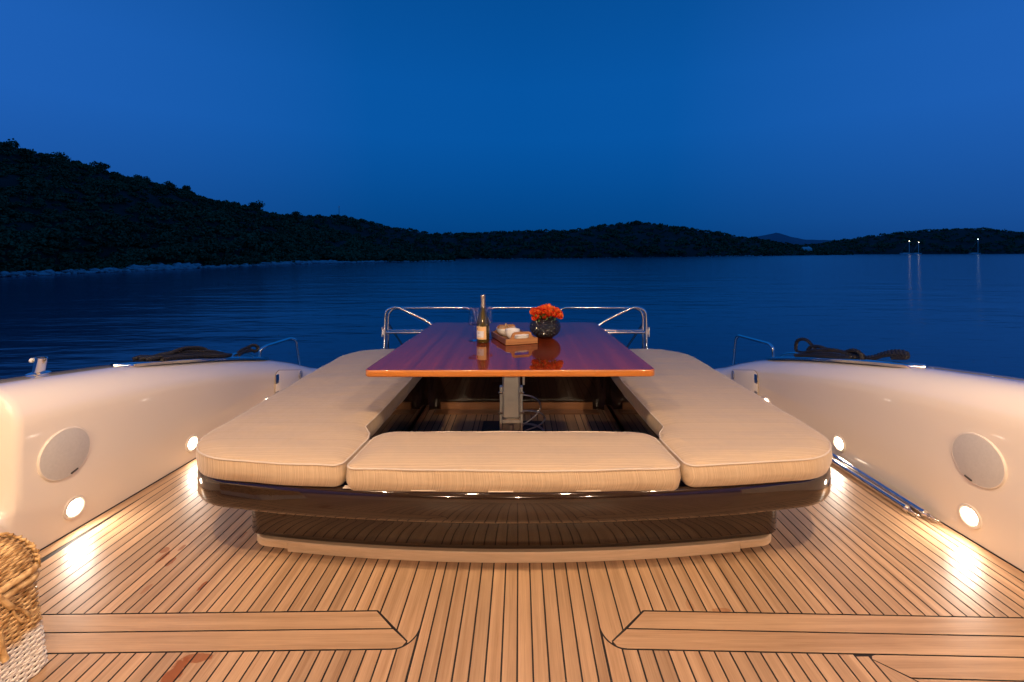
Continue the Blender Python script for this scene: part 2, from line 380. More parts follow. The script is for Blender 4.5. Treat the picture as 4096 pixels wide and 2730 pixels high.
def label_mat(c0, c1):
    m = mat('label_paper', c0, .7); t = m.node_tree; L = t.links.new
    c = N(t, 'ShaderNodeTexCoord'); n = N(t, 'ShaderNodeTexNoise'); n.inputs['Scale'].default_value = 60; L(c.outputs['Object'], n.inputs['Vector'])
    x = N(t, 'ShaderNodeMix', data_type='RGBA'); x.inputs[6].default_value = (*c0, 1); x.inputs[7].default_value = (*c1, 1); L(n.outputs[0], x.inputs[0]); L(x.outputs[2], P(m).inputs['Base Color']); return m
M['label'] = label_mat((.78, .52, .26), (.70, .42, .18)); M['label2'] = mat('inner_label_paper', (.66, .64, .66), .7); M['ink'] = mat('printed_ink', (.03, .025, .02), .6)
def water_mat():
    m = mat('night_sea_water', (.042, .060, .108), .15, ior=1.33); t = m.node_tree; L = t.links.new
    c = N(t, 'ShaderNodeTexCoord'); h = None
    for (sx, sy, st) in ((.065, .20, 1.0), (.26, .80, .42), (.9, 2.4, .14)):
        mp = N(t, 'ShaderNodeMapping'); mp.inputs['Scale'].default_value = (sx, sy, 1); mp.inputs['Rotation'].default_value = (0, 0, .06); L(c.outputs['Object'], mp.inputs[0])
        n = N(t, 'ShaderNodeTexNoise'); n.inputs['Scale'].default_value = 1; n.inputs['Detail'].default_value = 3; n.inputs['Roughness'].default_value = .55; L(mp.outputs[0], n.inputs['Vector'])
        q = N(t, 'ShaderNodeMath', operation='MULTIPLY_ADD'); L(n.outputs[0], q.inputs[0]); q.inputs[1].default_value = st
        if h: L(h, q.inputs[2])
        else: q.inputs[2].default_value = 0
        h = q.outputs[0]
    b = N(t, 'ShaderNodeBump'); b.inputs['Strength'].default_value = 1; b.inputs['Distance'].default_value = .135; L(h, b.inputs['Height']); L(b.outputs[0], P(m).inputs['Normal'])
    return m
M['water'] = water_mat()
# ------------------------------------------------------------------ sea, hills, mountain
SEA = CZ - 3.6
HY = 579.0
b = B(); ys = [-40, 1.0, 5, 12, 30, 80, 200, 500, 1500, 5000, 40000]
for i in range(len(ys) - 1):
    y0, y1 = ys[i], ys[i + 1]; xw = 45000
    b.add([(-xw, y0, SEA), (xw, y0, SEA), (xw, y1, SEA), (-xw, y1, SEA)], [(0, 1, 2, 3)])
o = b.build('sea', M['water'], sm=0); tag(o, kind='structure')
def npmesh(name, V, Fq, m, nside):
    me = bpy.data.meshes.new(name); me.vertices.add(len(V)); me.vertices.foreach_set('co', V.astype(np.float32).ravel())
    me.loops.add(Fq.size); me.loops.foreach_set('vertex_index', Fq.astype(np.int32).ravel())
    me.polygons.add(len(Fq)); me.polygons.foreach_set('loop_start', np.arange(len(Fq), dtype=np.int32) * nside)
    me.polygons.foreach_set('loop_total', np.full(len(Fq), nside, dtype=np.int32)); me.materials.append(m); me.update(calc_edges=True)
    return me
def sdist(ysh): return F * (CZ - SEA) / (ysh - HY)
def hill(name, x0, x1, shore, ridge, k, lift, rough):
    """returns a surface function (u, s) -> point; s 0 at the water, 1 on the ridge"""
    def pt(px, s):
        d = (px - VX) / F; Zs = sdist(interp(shore, px)); kk = k if not callable(k) else k(px)
        Zr = Zs * kk; yr = interp(ridge, px) + lift
        zr = CZ - (yr - HY) / F * Zr; zr = max(zr, SEA + .5)
        if s <= 1:
            Y = Zs + (Zr - Zs) * s; z = SEA - .3 + (zr - SEA + .3) * (s ** .82)
        else:
            Y = Zr * (1 + (s - 1) * 1.2); z = zr - (zr - SEA + 2) * (s - 1) * 1.0
        q = Vector((d * Y * 4 / Zs, s * 4, x0 * .01))
        z += rough * (zr - SEA) * .09 * mnoise.noise(q * 1.7) * (0 if s < .02 else 1) * (0.35 if s > .9 else 1)
        return (d * Y, Y, z)
    nx = 110; ns = 18; V = []; Fq = []
    for i in range(nx + 1):
        for j in range(ns + 1): V.append(pt(x0 + (x1 - x0) * i / nx, j / (ns - 4)))
    for i in range(nx):
        for j in range(ns): a = i * (ns + 1) + j; Fq.append((a, a + ns + 1, a + ns + 2, a + 1))
    me = npmesh(name, np.array(V), np.array(Fq), M['hill'], 4)
    o = bpy.data.objects.new(name, me); S.collection.objects.link(o); tag(o, kind='structure')
    return pt
shA = [(-700, 668), (-300, 648), (0, 636), (200, 627), (400, 618), (560, 611.5), (640, 608), (750, 604.5), (900, 601.5), (1040, 599.6)]
rA = [(-700, 200), (-300, 250), (0, 328), (60, 342), (130, 358), (215, 378), (300, 400), (430, 436), (500, 456), (580, 470), (655, 494), (750, 520), (850, 550), (950, 577), (1040, 597)]
shB = [(480, 599), (1040, 594.5), (1240, 593.5), (1500, 590), (1700, 587.8), (1900, 585.6), (1960, 585.2)]
rB = [(480, 500), (655, 491), (780, 494), (830, 503), (890, 517), (1000, 534), (1100, 532), (1240, 527), (1310, 526.5), (1400, 514), (1465, 507), (1510, 512), (1580, 522), (1640, 531), (1730, 545), (1830, 561), (1900, 573), (1960, 584)]
shC = [(1780, 584.3), (2100, 583.2), (2353, 582.6), (3200, 582)]
rC = [(1780, 566), (1880, 559), (1930, 552), (2000, 541), (2100, 531), (2180, 525), (2250, 523), (2300, 528), (2353, 533), (2500, 538), (3200, 560)]
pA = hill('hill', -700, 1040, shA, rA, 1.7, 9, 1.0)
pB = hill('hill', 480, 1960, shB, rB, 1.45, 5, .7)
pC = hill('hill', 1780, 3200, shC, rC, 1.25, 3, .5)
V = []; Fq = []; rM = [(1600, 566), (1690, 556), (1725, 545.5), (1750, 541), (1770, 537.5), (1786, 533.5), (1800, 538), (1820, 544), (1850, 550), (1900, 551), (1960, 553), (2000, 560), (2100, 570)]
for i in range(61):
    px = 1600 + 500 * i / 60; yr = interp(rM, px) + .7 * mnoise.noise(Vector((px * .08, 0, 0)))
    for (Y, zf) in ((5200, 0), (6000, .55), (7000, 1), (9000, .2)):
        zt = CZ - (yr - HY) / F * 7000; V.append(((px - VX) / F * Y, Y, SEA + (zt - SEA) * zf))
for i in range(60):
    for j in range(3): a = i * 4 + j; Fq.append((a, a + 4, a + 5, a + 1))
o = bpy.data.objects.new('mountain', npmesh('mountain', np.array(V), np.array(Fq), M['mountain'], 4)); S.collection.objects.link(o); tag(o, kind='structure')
# trees of the far woods: leaf clumps spread through each crown
def crown_cloud(centres, radii, nleaf, leaf, full=False):
    n = len(centres); C = np.repeat(np.array(centres), nleaf, 0); R = np.repeat(np.array(radii), nleaf)
    d = rng.normal(size=(n * nleaf, 3)); d /= np.linalg.norm(d, axis=1)[:, None]; d[:, 2] = d[:, 2] if full else np.abs(d[:, 2]) * .9 - .25
    rad = rng.uniform(.45, 1.0, n * nleaf) ** .6
    # each crown gets its own lumps
    ph = np.repeat(rng.uniform(0, 6.28, n), nleaf); az = np.arctan2(d[:, 1], d[:, 0])
    rad *= 1 + .22 * np.sin(3 * az + ph) + .12 * np.sin(5 * az + 2 * ph)
    Q = C + d * (R * rad)[:, None] * np.array([1, 1, .85])
    a = rng.normal(size=Q.shape); a /= np.linalg.norm(a, axis=1)[:, None]; bb = np.cross(a, rng.normal(size=Q.shape)); bb /= np.linalg.norm(bb, axis=1)[:, None]
    s = (R * leaf * rng.uniform(.6, 1.3, n * nleaf))[:, None]
    V = np.stack([Q - a * s, Q - bb * s * .8, Q + a * s, Q + bb * s * .8], 1).reshape(-1, 3)
    return V, np.arange(len(V)).reshape(-1, 4)
def wood_mass(name, pt, x0, x1, n, size, nleaf, ridge_n):
    cs, rs = [], []
    for i in range(n):
        px = random.uniform(x0, x1); s = .012 + .98 * random.random() ** 1.35; p = pt(px, s); r = size(px) * random.uniform(.40, 1.25)
        cs.append((p[0], p[1], p[2] + r * .35)); rs.append(r)
    for i in range(ridge_n):
        px = x0 + (x1 - x0) * (i + random.uniform(-.6, .6)) / ridge_n; p = pt(px, random.uniform(.96, 1.03)); r = size(px) * random.uniform(.55, 1.2)
        cs.append((p[0], p[1], p[2] + r * random.uniform(.1, .5))); rs.append(r)
    V, Fq = crown_cloud(cs, rs, nleaf, .25); me = npmesh(name, V, Fq, M['leaf'], 4)
    o = bpy.data.objects.new(name, me); S.collection.objects.link(o); tag(o, kind='stuff'); return o
o = wood_mass('forest', pA, -650, 1035, 3600, lambda px: sdist(interp(shA, px)) * 1.5 * 9.5 / F, 90, 230); tag(o, 'dark pine wood covering the headland on the near shore')
o = wood_mass('forest', pB, 500, 1950, 1500, lambda px: sdist(interp(shB, px)) * 1.3 * 7 / F, 55, 280); tag(o, 'dark wood on the low hills across the bay')
o = wood_mass('forest', pC, 1800, 2900, 800, lambda px: sdist(interp(shC, px)) * 1.2 * 6 / F, 34, 240); tag(o, 'dark wood on the far rounded hill behind the sailing boats')
# the trees one can tell apart on the skyline
TR = [(10, 322, 20, 'big round pine topmost on the dark hill skyline'), (140, 352, 16, 'broad low pine on the skyline above the steep slope'), (232, 372, 13, 'round pine standing clear of the dark hill skyline'),
      (318, 402, 9, 'small round pine leaning beside its twin on the skyline'), (336, 406, 9, 'second small pine of the skyline twins, a little lower'), (390, 418, 10, 'lone small bushy pine on the falling skyline'),
      (430, 428, 11, 'ragged wind-swept pine halfway down the skyline'), (585, 464, 13, 'dense dark pine near the foot of the skyline'), (678, 486, 8, 'small pine in the dip where two hills meet'), (538, 462, 9, 'low pine just above the dense dark pine on the skyline')]
for (px, py, hp, lab) in TR:
    g = Vector(pA(px, .99)); Y = g.y; r = hp * 1.2 * Y / F; top = at(px, py + (HY - VY) * 0, Y)
    t = thing('pine_tree', (top.x, Y, g.z - .3), lab, 'pine tree', 'pines on the headland skyline')
    h = top.z - (g.z - .3)
    W(B().tube([(top.x, Y, g.z - .3), (top.x + .1, Y, g.z + h * .5), (top.x, Y, top.z - r * .4)], [.22, .16, .08], 7), 'trunk', M['bark'], t)
    cs = [(top.x + random.uniform(-.7, .7) * r, Y + random.uniform(-.5, .5) * r, top.z - r * random.uniform(.3, 1.5)) for _ in range(10)] + [(top.x, Y, top.z - r * .6)]
    V, Fq = crown_cloud([(c[0] - top.x, c[1] - Y, c[2] - (g.z - .3)) for c in cs], [r * random.uniform(.4, .62) for _ in cs], 110, .20, True)
    o = bpy.data.objects.new('crown', npmesh('crown', V, Fq, M['leaf'], 4)); S.collection.objects.link(o); o.parent = t
# pale rocks along the waterline
ico = []
import bmesh
bm = bmesh.new(); bmesh.ops.create_icosphere(bm, subdivisions=2, radius=1); IV = np.array([v.co[:] for v in bm.verts]); IF = np.array([[v.index for v in f.verts] for f in bm.faces]); bm.free()
def rocks(name, pt, spans, label):
    Vs, Fs = [], []; k = 0
    for (x0, x1, n, hp, dens_) in spans:
        for i in range(n):
            px = random.uniform(x0, x1); p = pt(px, random.uniform(0, .003 + .0011 * hp) ); Y = p[1] * random.uniform(.985, 1.01)
            h = hp * .82 * Y / F * random.uniform(.18, 1.0) ** 1.5; sc = np.array([h * random.uniform(1.1, 3.0), h * random.uniform(1, 2), h])
            off = rng.uniform(0, 50, 3); disp = np.array([1 + .65 * mnoise.noise(Vector(v * 1.5 + off)) + .35 * mnoise.noise(Vector(v * 4 + off)) for v in IV])
            Vs.append(IV * disp[:, None] * sc * .62 + np.array([p[0] * Y / p[1], Y, max(SEA, p[2]) + h * .12])); Fs.append(IF + k * len(IV)); k += 1
    o = bpy.data.objects.new(name, npmesh(name, np.concatenate(Vs), np.concatenate(Fs), M['shoal_rock'], 3)); S.collection.objects.link(o); tag(o, label, kind='stuff')
rocks('shore_rocks', pA, [(-500, 0, 260, 9, 1), (0, 420, 700, 9, 1), (300, 450, 330, 13, 1), (420, 640, 330, 7, 1), (600, 770, 350, 11, 1), (740, 900, 300, 7, 1), (880, 1042, 110, 4.5, 1)], 'pale limestone rocks along the near waterline')
rocks('shore_rocks', pB, [(1050, 1250, 60, 2.0, 1), (1250, 1620, 70, 1.6, 1), (1620, 1780, 60, 2.6, 1)], 'thin line of pale rocks across the bay')
# ------------------------------------------------------------------ far boats, house, mast
def sailboat(px, ysea, hull_px, mast_px, y_top, lab, lampcol):
    Y = sdist(ysea); m = Y / F; X = (px - VX) * m; L_ = hull_px * m
    t = thing('sailing_boat', (X, Y, SEA), lab, 'sailing boat', 'sailing boats anchored across the bay')
    hl = B(); R_ = []
    for (zz, fl) in ((-.2, .86), (1.0, .95), (2.0, 1.0)):
        ring = []
        for i in range(24):
            a = 2 * PI * i / 24; ring.append((math.cos(a) * L_ / 2 * fl, math.copysign(abs(math.sin(a)) ** .7, math.sin(a)) * L_ * .13 * fl, zz))
        R_.append(ring)
    hl.rings(R_).build('hull', M['housewall'], t)
    B().bbox((-.5, 0, 2.2), (L_ * .34, L_ * .14, .8), .15).build('cabin', M['housewall'], t)
    mh = (HY - y_top) * m + (CZ - SEA); mx_ = (mast_px - px) * m
    B().tube([(mx_, 0, 1.2), (mx_, 0, mh)], .30, 8).build('mast', M['housewall'], t)
    B().tube([(mx_, 0, 2.4), (mx_ - L_ * .3, 0, 2.3)], .14, 8).build('boom', M['housewall'], t)
    B().tube([(mx_, 0, mh), (-L_ * .48, 0, 1.3)], .05, 4).build('backstay', M['brushed'], t)
    B().tube([(mx_, 0, mh), (L_ * .48, 0, 1.3)], .05, 4).build('forestay', M['brushed'], t)
    lm = mat('masthead_lamp', (1, 1, 1), .5, emis=lampcol, es=9)
    B().lathe([(0.01, -.55), (.45, -.35), (.6, 0), (.45, .35), (.01, .55)], 12, (mx_, 0, mh + .5)).build('masthead_lamp', lm, t)
    l = bpy.data.lights.new('masthead', 'POINT'); l.energy = 90; l.color = lampcol; l.shadow_soft_size = .6
    lo = bpy.data.objects.new('masthead', l); S.collection.objects.link(lo); lo.parent = t; lo.location = (mx_, -1.2, mh + .5)
    return t
sailboat(2082, 583.7, 30, 2089.5, 554, 'white sailing boat with warm masthead light, first from the low headland', (1, .82, .5))
sailboat(2107, 583.7, 22, 2111, 557, 'shorter white sailing boat close beside the first one', (1, .85, .6))
t3 = sailboat(2240, 583.2, 28, 2247.5, 549.5, 'lone white sailing boat with cool white masthead light', (.75, .95, 1))
Y = sdist(584.0) * .985; m_ = Y / F
hx = (1853 - VX) * m_ * .8; Yh = Y * .8; m2 = Yh / F
t = thing('white_house', ((1853 - VX) * m2, Yh, CZ - (575.5 - HY) * m2), 'small white house with pitched roof among the dark trees', 'house')
B().box((0, 0, 1.4 * .9), (34 * m2 * .62, 5, 2.6)).build('wall', M['housewall'], t)
B().add([(-11 * m2, -3, 2.4), (11 * m2, -3, 2.4), (11 * m2, 3, 2.4), (-11 * m2, 3, 2.4), (-8.5 * m2, 0, 5.0), (8.5 * m2, 0, 5.0)], [(0, 1, 5, 4), (2, 3, 4, 5), (1, 2, 5), (3, 0, 4), (0, 3, 2, 1)]).build('roof', M['roof'], t, sm=0)
B().box((5 * m2, 0, 5.2), (.8, .8, 1.4)).build('chimney', M['housewall'], t)
Yk = sdist(583.9); m2 = Yk / F
t = thing('motor_boat', ((1928 - VX) * m2, Yk, SEA), 'small white motor boat with flat canopy under the far shore', 'motor boat')
hb = B(); hb.rings([[(math.cos(2 * PI * i / 20) * 6 * m2 * f, math.sin(2 * PI * i / 20) * 2 * f, z) for i in range(20)] for (z, f) in ((-.2, .85), (1.0, 1.0))]); hb.build('hull', M['housewall'], t)
B().bbox((0, 0, 3.2), (8.5 * m2, 3.4, .25), .1).build('canopy', M['housewall'], t)
for sx in (-3.6 * m2, 3.6 * m2):
    for sy in (-1.2, 1.2): B().tube([(sx, sy, .9), (sx, sy, 3.1)], .08, 6).build('canopy_post', M['chrome'], t)
p = Vector(pB(779, 1.0)); m2 = p.y / F
t = thing('radio_mast', (p.x, p.y, p.z), 'thin radio mast rising from the wooded ridge', 'radio mast')
B().tube([(0, 0, 0), (0, 0, (512 - 481) * m2 * .85)], [.18, .1], 6).build('lattice_pole', M['bark'], t)
B().tube([(0, 0, (512 - 486) * m2 * .85), (0, 0, (512 - 481) * m2 * .85)], .55, 8).build('antenna', M['brushed'], t)
# ------------------------------------------------------------------ teak deck
def strip(b, x0, x1, lo, hi, n=1, g=.0029, uvmode='Y'):
    """one plank between two boundary functions of x"""
    a0, a1 = x0 + g, x1 - g
    if a1 - a0 < .004: return
    xs = [a0 + (a1 - a0) * i / n for i in range(n + 1)]
    pts = [(x, lo(x) + g) for x in xs] + [(x, hi(x) - g) for x in xs[::-1]]
    if min(hi(x) - lo(x) for x in xs) < .01 and n == 1: return
    o = len(b.v); b.v += [(x, y, 0) for x, y in pts]; b.f.append(tuple(range(o, o + len(pts))))
    ru, rv = random.uniform(0, 40), random.uniform(0, 40)
    b.uv += [(x + ru, y + rv) for x, y in pts]; b.r.append(random.random())
def board(b, pts, along, rnd=None):
    """an arbitrary board, grain along a direction"""
    o = len(b.v); b.v += [(x, y, 0) for x, y in pts]; b.f.append(tuple(range(o, o + len(pts)))); d = Vector(along).normalized(); q = Vector((d.y, -d.x))
    ru, rv = random.uniform(0, 40), random.uniform(0, 40)
    b.uv += [(Vector(p).dot(q) + ru, Vector(p).dot(d) + rv) for p in pts]; b.r.append(random.random() if rnd is None else rnd)
def wallx(Y):
    x = 2.115 - .052 * (Y - 2)
    if Y > 3.5: x -= .10 * (Y - 3.5) ** 2
    return x
DB = B(); BACK = 4.72; FRONT = .25; c0 = -.0078; HC = -.034
def backy(x): return BACK - .10 * (x / 2) ** 2
def clampwall_hi(x):      # planks end where the margin board runs along the wall
    X = abs(x - CX); w0 = wallx(2) - .0; lim = X + .068
    if wallx(BACK) > lim: return backy(x)
    lo_, hi_ = 1.0, BACK
    for _ in range(30):
        mid = (lo_ + hi_) / 2
        if wallx(mid) > lim: lo_ = mid
        else: hi_ = mid
    return min(lo_, backy(x))
# centre planks, full length
for k in range(-6, 5): strip(DB, c0 + .0507 * k, c0 + .0507 * (k + 1), lambda x: FRONT, backy)
XA = .3176
A = lambda x: abs(x - HC)
def arcL(side):
    cxx, cyy, rx, ry = .394, 1.620, .077, .095
    return lambda x: cyy - ry * math.sqrt(max(0, 1 - ((cxx - A(x)) / rx) ** 2)) if A(x) < .394 else 1.525 - (.0145 if side < 0 else .022) * (A(x) - .394)
for side in (-1, 1):
    sl = .0145 if side < 0 else .024
    top = lambda x, sl=sl: 1.688 - sl * (A(x) - .493)
    bot = lambda x, sl=sl: 1.525 - sl * (A(x) - .394)
    arc = arcL(side)
    def lo_up(x, top=top, arc=arc):
        a = A(x)
        if a < .350: return arc(x)
        if a < .493: return 1.554 + (a - .350) * (1.688 - 1.554) / (.493 - .350)
        return top(x)
    def S_(x0, x1, lo, hi, n=1):
        a, c = sorted((side * x0 + HC, side * x1 + HC)); strip(DB, a, c, lo, hi, n)
    S_(abs((c0 + .0507 * (-6 if side < 0 else 5)) - HC), XA, lambda x: FRONT, backy)
    S_(XA, .398, lo_up, backy, 14); S_(.398, .480, lo_up, backy, 4)
    x = .480
    while x < 2.13:
        x1 = x + .0495; S_(x, x1, (lambda q, t_=lo_up: t_(q)), clampwall_hi, 4 if x < .5 else 1); x = x1
    # band boards
    sg = side; g = .0026; wx = lambda a_: sg * a_ + HC
    mid = lambda a_: (top(wx(a_)) + bot(wx(a_))) / 2 + .001
    XW = 2.30
    def q(pts): return [(wx(a), c_) for a, c_ in pts] if sg > 0 else [(wx(a), c_) for a, c_ in pts][::-1]
    board(DB, q([(.415 + g * 1.4, mid(.415) + g), (XW, mid(XW) + g), (XW, top(wx(XW)) - g), (.493 + g * .8, top(wx(.493)) - g)]), (1, 0), .55)
    lowpts = [(XW, bot(wx(XW)) + g), (XW, mid(XW) - g), (.410 + g, mid(.410) - g), (.350 + g * 1.3, 1.554 + .3 * g)]
    for i in range(1, 7): a_ = .358 + (.394 - .358) * i / 6; lowpts.append((a_, arc(wx(a_)) + g))
    board(DB, q(lowpts), (1, 0), .62)
    # planks under the band
    def hi_lo(x, arc=arc, bot=bot): return arc(x) if A(x) < .394 else bot(x)
    S_(XA + .002, .378, lambda x: FRONT, hi_lo, 10)
    x = .378
    while x < 2.2:
        x1 = x + .0507
        if side > 0 and x1 > 1.186: break
        S_(x, x1, lambda q_: FRONT, (lambda q_, f=hi_lo: f(q_)), 3 if x < .43 else 1); x = x1
    if side > 0:                 # the pointed hatch board at the lower edge
        S_(x, 1.184, lambda q_: FRONT, lambda q_: min(bot(q_), 1.50), 1)
        nose = [(1.154, 1.488), (1.160, 1.499), (1.175, bot(1.175) - g), (2.2, bot(2.2) - g), (2.2, 1.395), (1.225, 1.4235)]
        board(DB, nose[::-1], (1, 0), .6)
        board(DB, [(1.153, 1.484), (1.222, 1.419), (1.29, 1.345), (1.29, FRONT), (1.153, FRONT)][::-1], (.5, -1), .4)
        board(DB, [(1.229, 1.4185), (2.2, 1.390), (2.2, 1.30), (1.305, 1.33)], (1, 0), .5)
        board(DB, [(1.295, FRONT), (2.2, FRONT), (2.2, 1.295), (1.295, 1.325)], (1, 0), .45)
    # margin board along the wall
    n = 60; inn = []; outt = []
    ys_ = [top(2.05) + g + (BACK - .05 - top(2.05)) * i / n for i in range(n + 1)]
    for i in range(n):
        y0, y1 = ys_[i], ys_[i + 1]; b0, b1 = (side * wallx(y0) + CX, side * wallx(y1) + CX)
        o = len(DB.v); i0, i1 = b0 - side * .063, b1 - side * .063; e0, e1 = b0 - side * .006, b1 - side * .006
        pts = [(i0, y0), (e0, y0), (e1, y1), (i1, y1)]
        if side < 0: pts = pts[::-1]
        DB.v += [(a_, c_, 0.0) for a_, c_ in pts]; DB.f.append((o, o + 1, o + 2, o + 3)); DB.uv += [(a_ + side * .05 * c_ + 3, c_ + 9) for a_, c_ in pts]; DB.r.append(.5)
deck = DB.build('deck', M['teak'], sm=0); tag(deck, kind='structure')
b = B(); b.add([(-2.3, FRONT, -.003), (2.3, FRONT, -.003), (2.2, 4.0, -.003), (1.85, BACK, -.003), (-1.9, BACK, -.003), (-2.25, 4.0, -.003)], [(0, 1, 2, 3, 4, 5)])
b.add([(-2.3, FRONT, -.004), (2.3, FRONT, -.004), (2.3, FRONT, -.06), (-2.3, FRONT, -.06)], [(0, 1, 2, 3)])
for side in (-1, 1):
    pth = [(XA, 1.80 - .18 * i / 6) for i in range(7)] + [(.394 - .0768 * math.cos(t_), 1.620 - .0950 * math.sin(t_)) for t_ in np.linspace(.05, PI / 2, 24)]
    mit = [(.350, 1.554), (.493, 1.688)]
    for Pq in (pth, mit):
        o_ = len(b.v); n_ = len(Pq)
        for i, (x, y) in enumerate(Pq):
            d_ = Vector(Pq[min(n_ - 1, i + 1)]) - Vector(Pq[max(0, i - 1)]); nn = Vector((-d_.y, d_.x)).normalized() * .0029
            b.v += [(side * (x + nn.x) + HC, y + nn.y, .0006), (side * (x - nn.x) + HC, y - nn.y, .0006)]
        for i in range(n_ - 1): b.f.append((o_ + 2 * i, o_ + 2 * i + 1, o_ + 2 * i + 3, o_ + 2 * i + 2))
seam = b.build('deck_seams', M['caulk'], deck, sm=0)
b = B(); b.add([(-3, -3.0, -.02), (3, -3.0, -.02), (3, FRONT + .01, -.005), (-3, FRONT + .01, -.005)], [(0, 1, 2, 3)])
o = b.build('cabin_floor', M['teak_trim'], sm=0); tag(o, kind='structure')
# stern transom under the deck edge
b = B(); xs = [-1.95 + 3.9 * i / 20 for i in range(21)]
for (z0, z1, dy0, dy1) in ((0, -.05, 0, .02), (-.05, -2.4, .02, .25)):
    o_ = len(b.v)
    for x in xs: b.v.append((x + CX, backy(x) + dy0, z0 - .004)); b.v.append((x + CX, backy(x) + dy1, z1))
    for i in range(20): b.f.append((o_ + 2 * i, o_ + 2 * i + 1, o_ + 2 * i + 3, o_ + 2 * i + 2))
o = b.build('transom', M['gelcoat'], sm=30); tag(o, 'cream stern transom below the deck edge', 'transom')
# ------------------------------------------------------------------ bulwarks
GT = [(.2, .87), (1.0, .83), (1.6, .785), (2.1, .742), (2.72, .668), (3.3, .556), (3.7, .468), (4.05, .370), (4.33, .262), (4.65, .118), (4.9, .03), (5.1, .01)]
_gy = np.linspace(.2, 5.1, 200); _g = np.interp(_gy, [a for a, c in GT], [c for a, c in GT]); _k = np.ones(17) / 17
_gs = np.convolve(np.pad(_g, 8, mode='edge'), _k, 'valid')
def G(Y): return float(np.interp(Y, _gy, _gs))
def section(Y, niche):
    g = G(Y); R_ = min(.17, g * .75); x0 = wallx(Y); pts = []; push = .26 if niche else 0
    z1 = g - R_
    low = [(0, -.02), (-.002, .04), (-.006, .12), (-.01, .212)]
    if niche: low = [(0, -.02), (-.004, .10), (-.006, .205), (.0, .224)]
    if z1 < .25 and not niche: low = [(0, -.02), (-.002, z1 * .25), (-.004, z1 * .5), (-.006, z1 * .75)]
    pts += low
    if niche: pts += [(.02, .228), (.24, .232), (.262, .25), (.262, .45)]
    else: pts += [(-.012, z1 * f + (1 - f) * low[-1][1]) for f in (.1, .3, .5, .75)]
    pts.append((-.014 + push * 1.02, z1))
    for i in range(1, 13):
        a = PI / 2 * i / 12; pts.append((-.014 + push * (1 - .5 * i / 12) + R_ * (1 - math.cos(a)) * (1.05), z1 + R_ * math.sin(a) ** .92))
    e = .31
    pts += [(e - .04, g + .001), (e, g - .004), (e + .02, g - .022), (e + .024, g - .07), (e - .02, g * .3 - .4), (e - .25, -2.45)]
    return [(x0 + u, z) for u, z in pts]
def bulwark(side, lab):
    t = thing('bulwark', (side * 2.3 + CX, 3, 0), lab, 'bulwark', 'coamings enclosing the aft deck')
    b = B(); ysx = list(np.arange(.3, 1.85, .08)) + [1.87, 1.882, 1.894, 1.906, 1.918, 1.930] + list(np.arange(1.96, 5.0, .05))
    rows = []
    for Y in ysx:
        if side < 0 and Y < 1.925:
            A = section(Y, True); Bq = section(Y, False); k = smooth(1.872, 1.926, Y); sec = [(a[0] * (1 - k) + c[0] * k, a[1] * (1 - k) + c[1] * k) for a, c in zip(A, Bq)]
        else: sec = section(Y, False)
        rows.append([(side * x + CX, Y, z) for x, z in sec])
    n = len(rows[0]); vs = [p for r in rows for p in r]; fs = []
    for i in range(len(rows) - 1):
        for k in range(n - 1):
            q_ = (i * n + k, i * n + k + 1, (i + 1) * n + k + 1, (i + 1) * n + k); fs.append(q_ if side > 0 else q_[::-1])
    b.add(vs, fs); W(b, 'coaming', M['gelcoat'], t, 60)
    # dark seam at the foot of the wall
    pts = [(side * (wallx(Y) - .002) + CX, Y, .001) for Y in np.arange(.4, 4.7, .06)]
    W(B().tube(pts, .0042, 6), 'foot_seam', M['caulk'], t)
    # locker door near the stern
    def wp(Y, z, out=.0): return Vector((side * (wallx(Y) - .014 - out) + CX, Y, z))
    corners = [(4.10, .03, .03), (3.74, .03, .03), (3.74, .335, .035), (3.80, .335, .0), (4.10, .262, .035)]
    corners = [(4.13, .03, .03), (3.77, .03, .03), (3.77, .352, .05), (4.13, .262, .04)]
    ol = dens(fillet(corners, 6), .05)
    dp = thing('locker_door', (0, 0, 0), None, None); dp.parent = t; dp.location = (-t.location.x, -t.location.y, -t.location.z); dp.name = 'locker_door'
    bpy.data.objects.remove(dp)
    loop0 = [wp(y, z, .001) for y, z in ol]; cc = sum(loop0, Vector()) / len(loop0)
    loop1 = [p + Vector((-side * .0035, 0, 0)) for p in loop0]; loop2 = [p.lerp(cc, .02) + Vector((-side * .0025, 0, 0)) for p in loop1]
    d_ = W(B().rings([loop0, loop1, loop2], bottom=False), 'locker_door', M['gelcoat'], t, 40)
    W(B().tube([p + Vector((-side * .0005, 0, 0)) for p in loop0], .0036, 6, closed=True), 'door_seal', mat('door_seam', (.30, .22, .16), .6), d_)
    def plate(y0, z0, w_, h_, name, m, depth=.006):
        c = wp(y0, z0, .004 + depth / 2); W(B().bbox(c, (depth, w_, h_), .002), name, m, d_)
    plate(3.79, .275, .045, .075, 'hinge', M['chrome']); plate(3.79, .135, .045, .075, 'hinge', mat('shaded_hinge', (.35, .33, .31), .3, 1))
    c = wp(4.105, .225, .008)
    ring = [c + Vector((0, -.03 * math.sin(a) if math.sin(a) > 0 else 0, .034 * math.cos(a))) for a in np.linspace(0, PI, 12)]
    W(B().tube(ring, .004, 6, closed=True), 'pull_ring', M['chrome'], d_)
    return t
bulL = bulwark(-1, 'tall cream gelcoat coaming with step recess, tube holder and rope on top')
bulR = bulwark(1, 'tall cream gelcoat coaming with two steel poles lying along its foot')
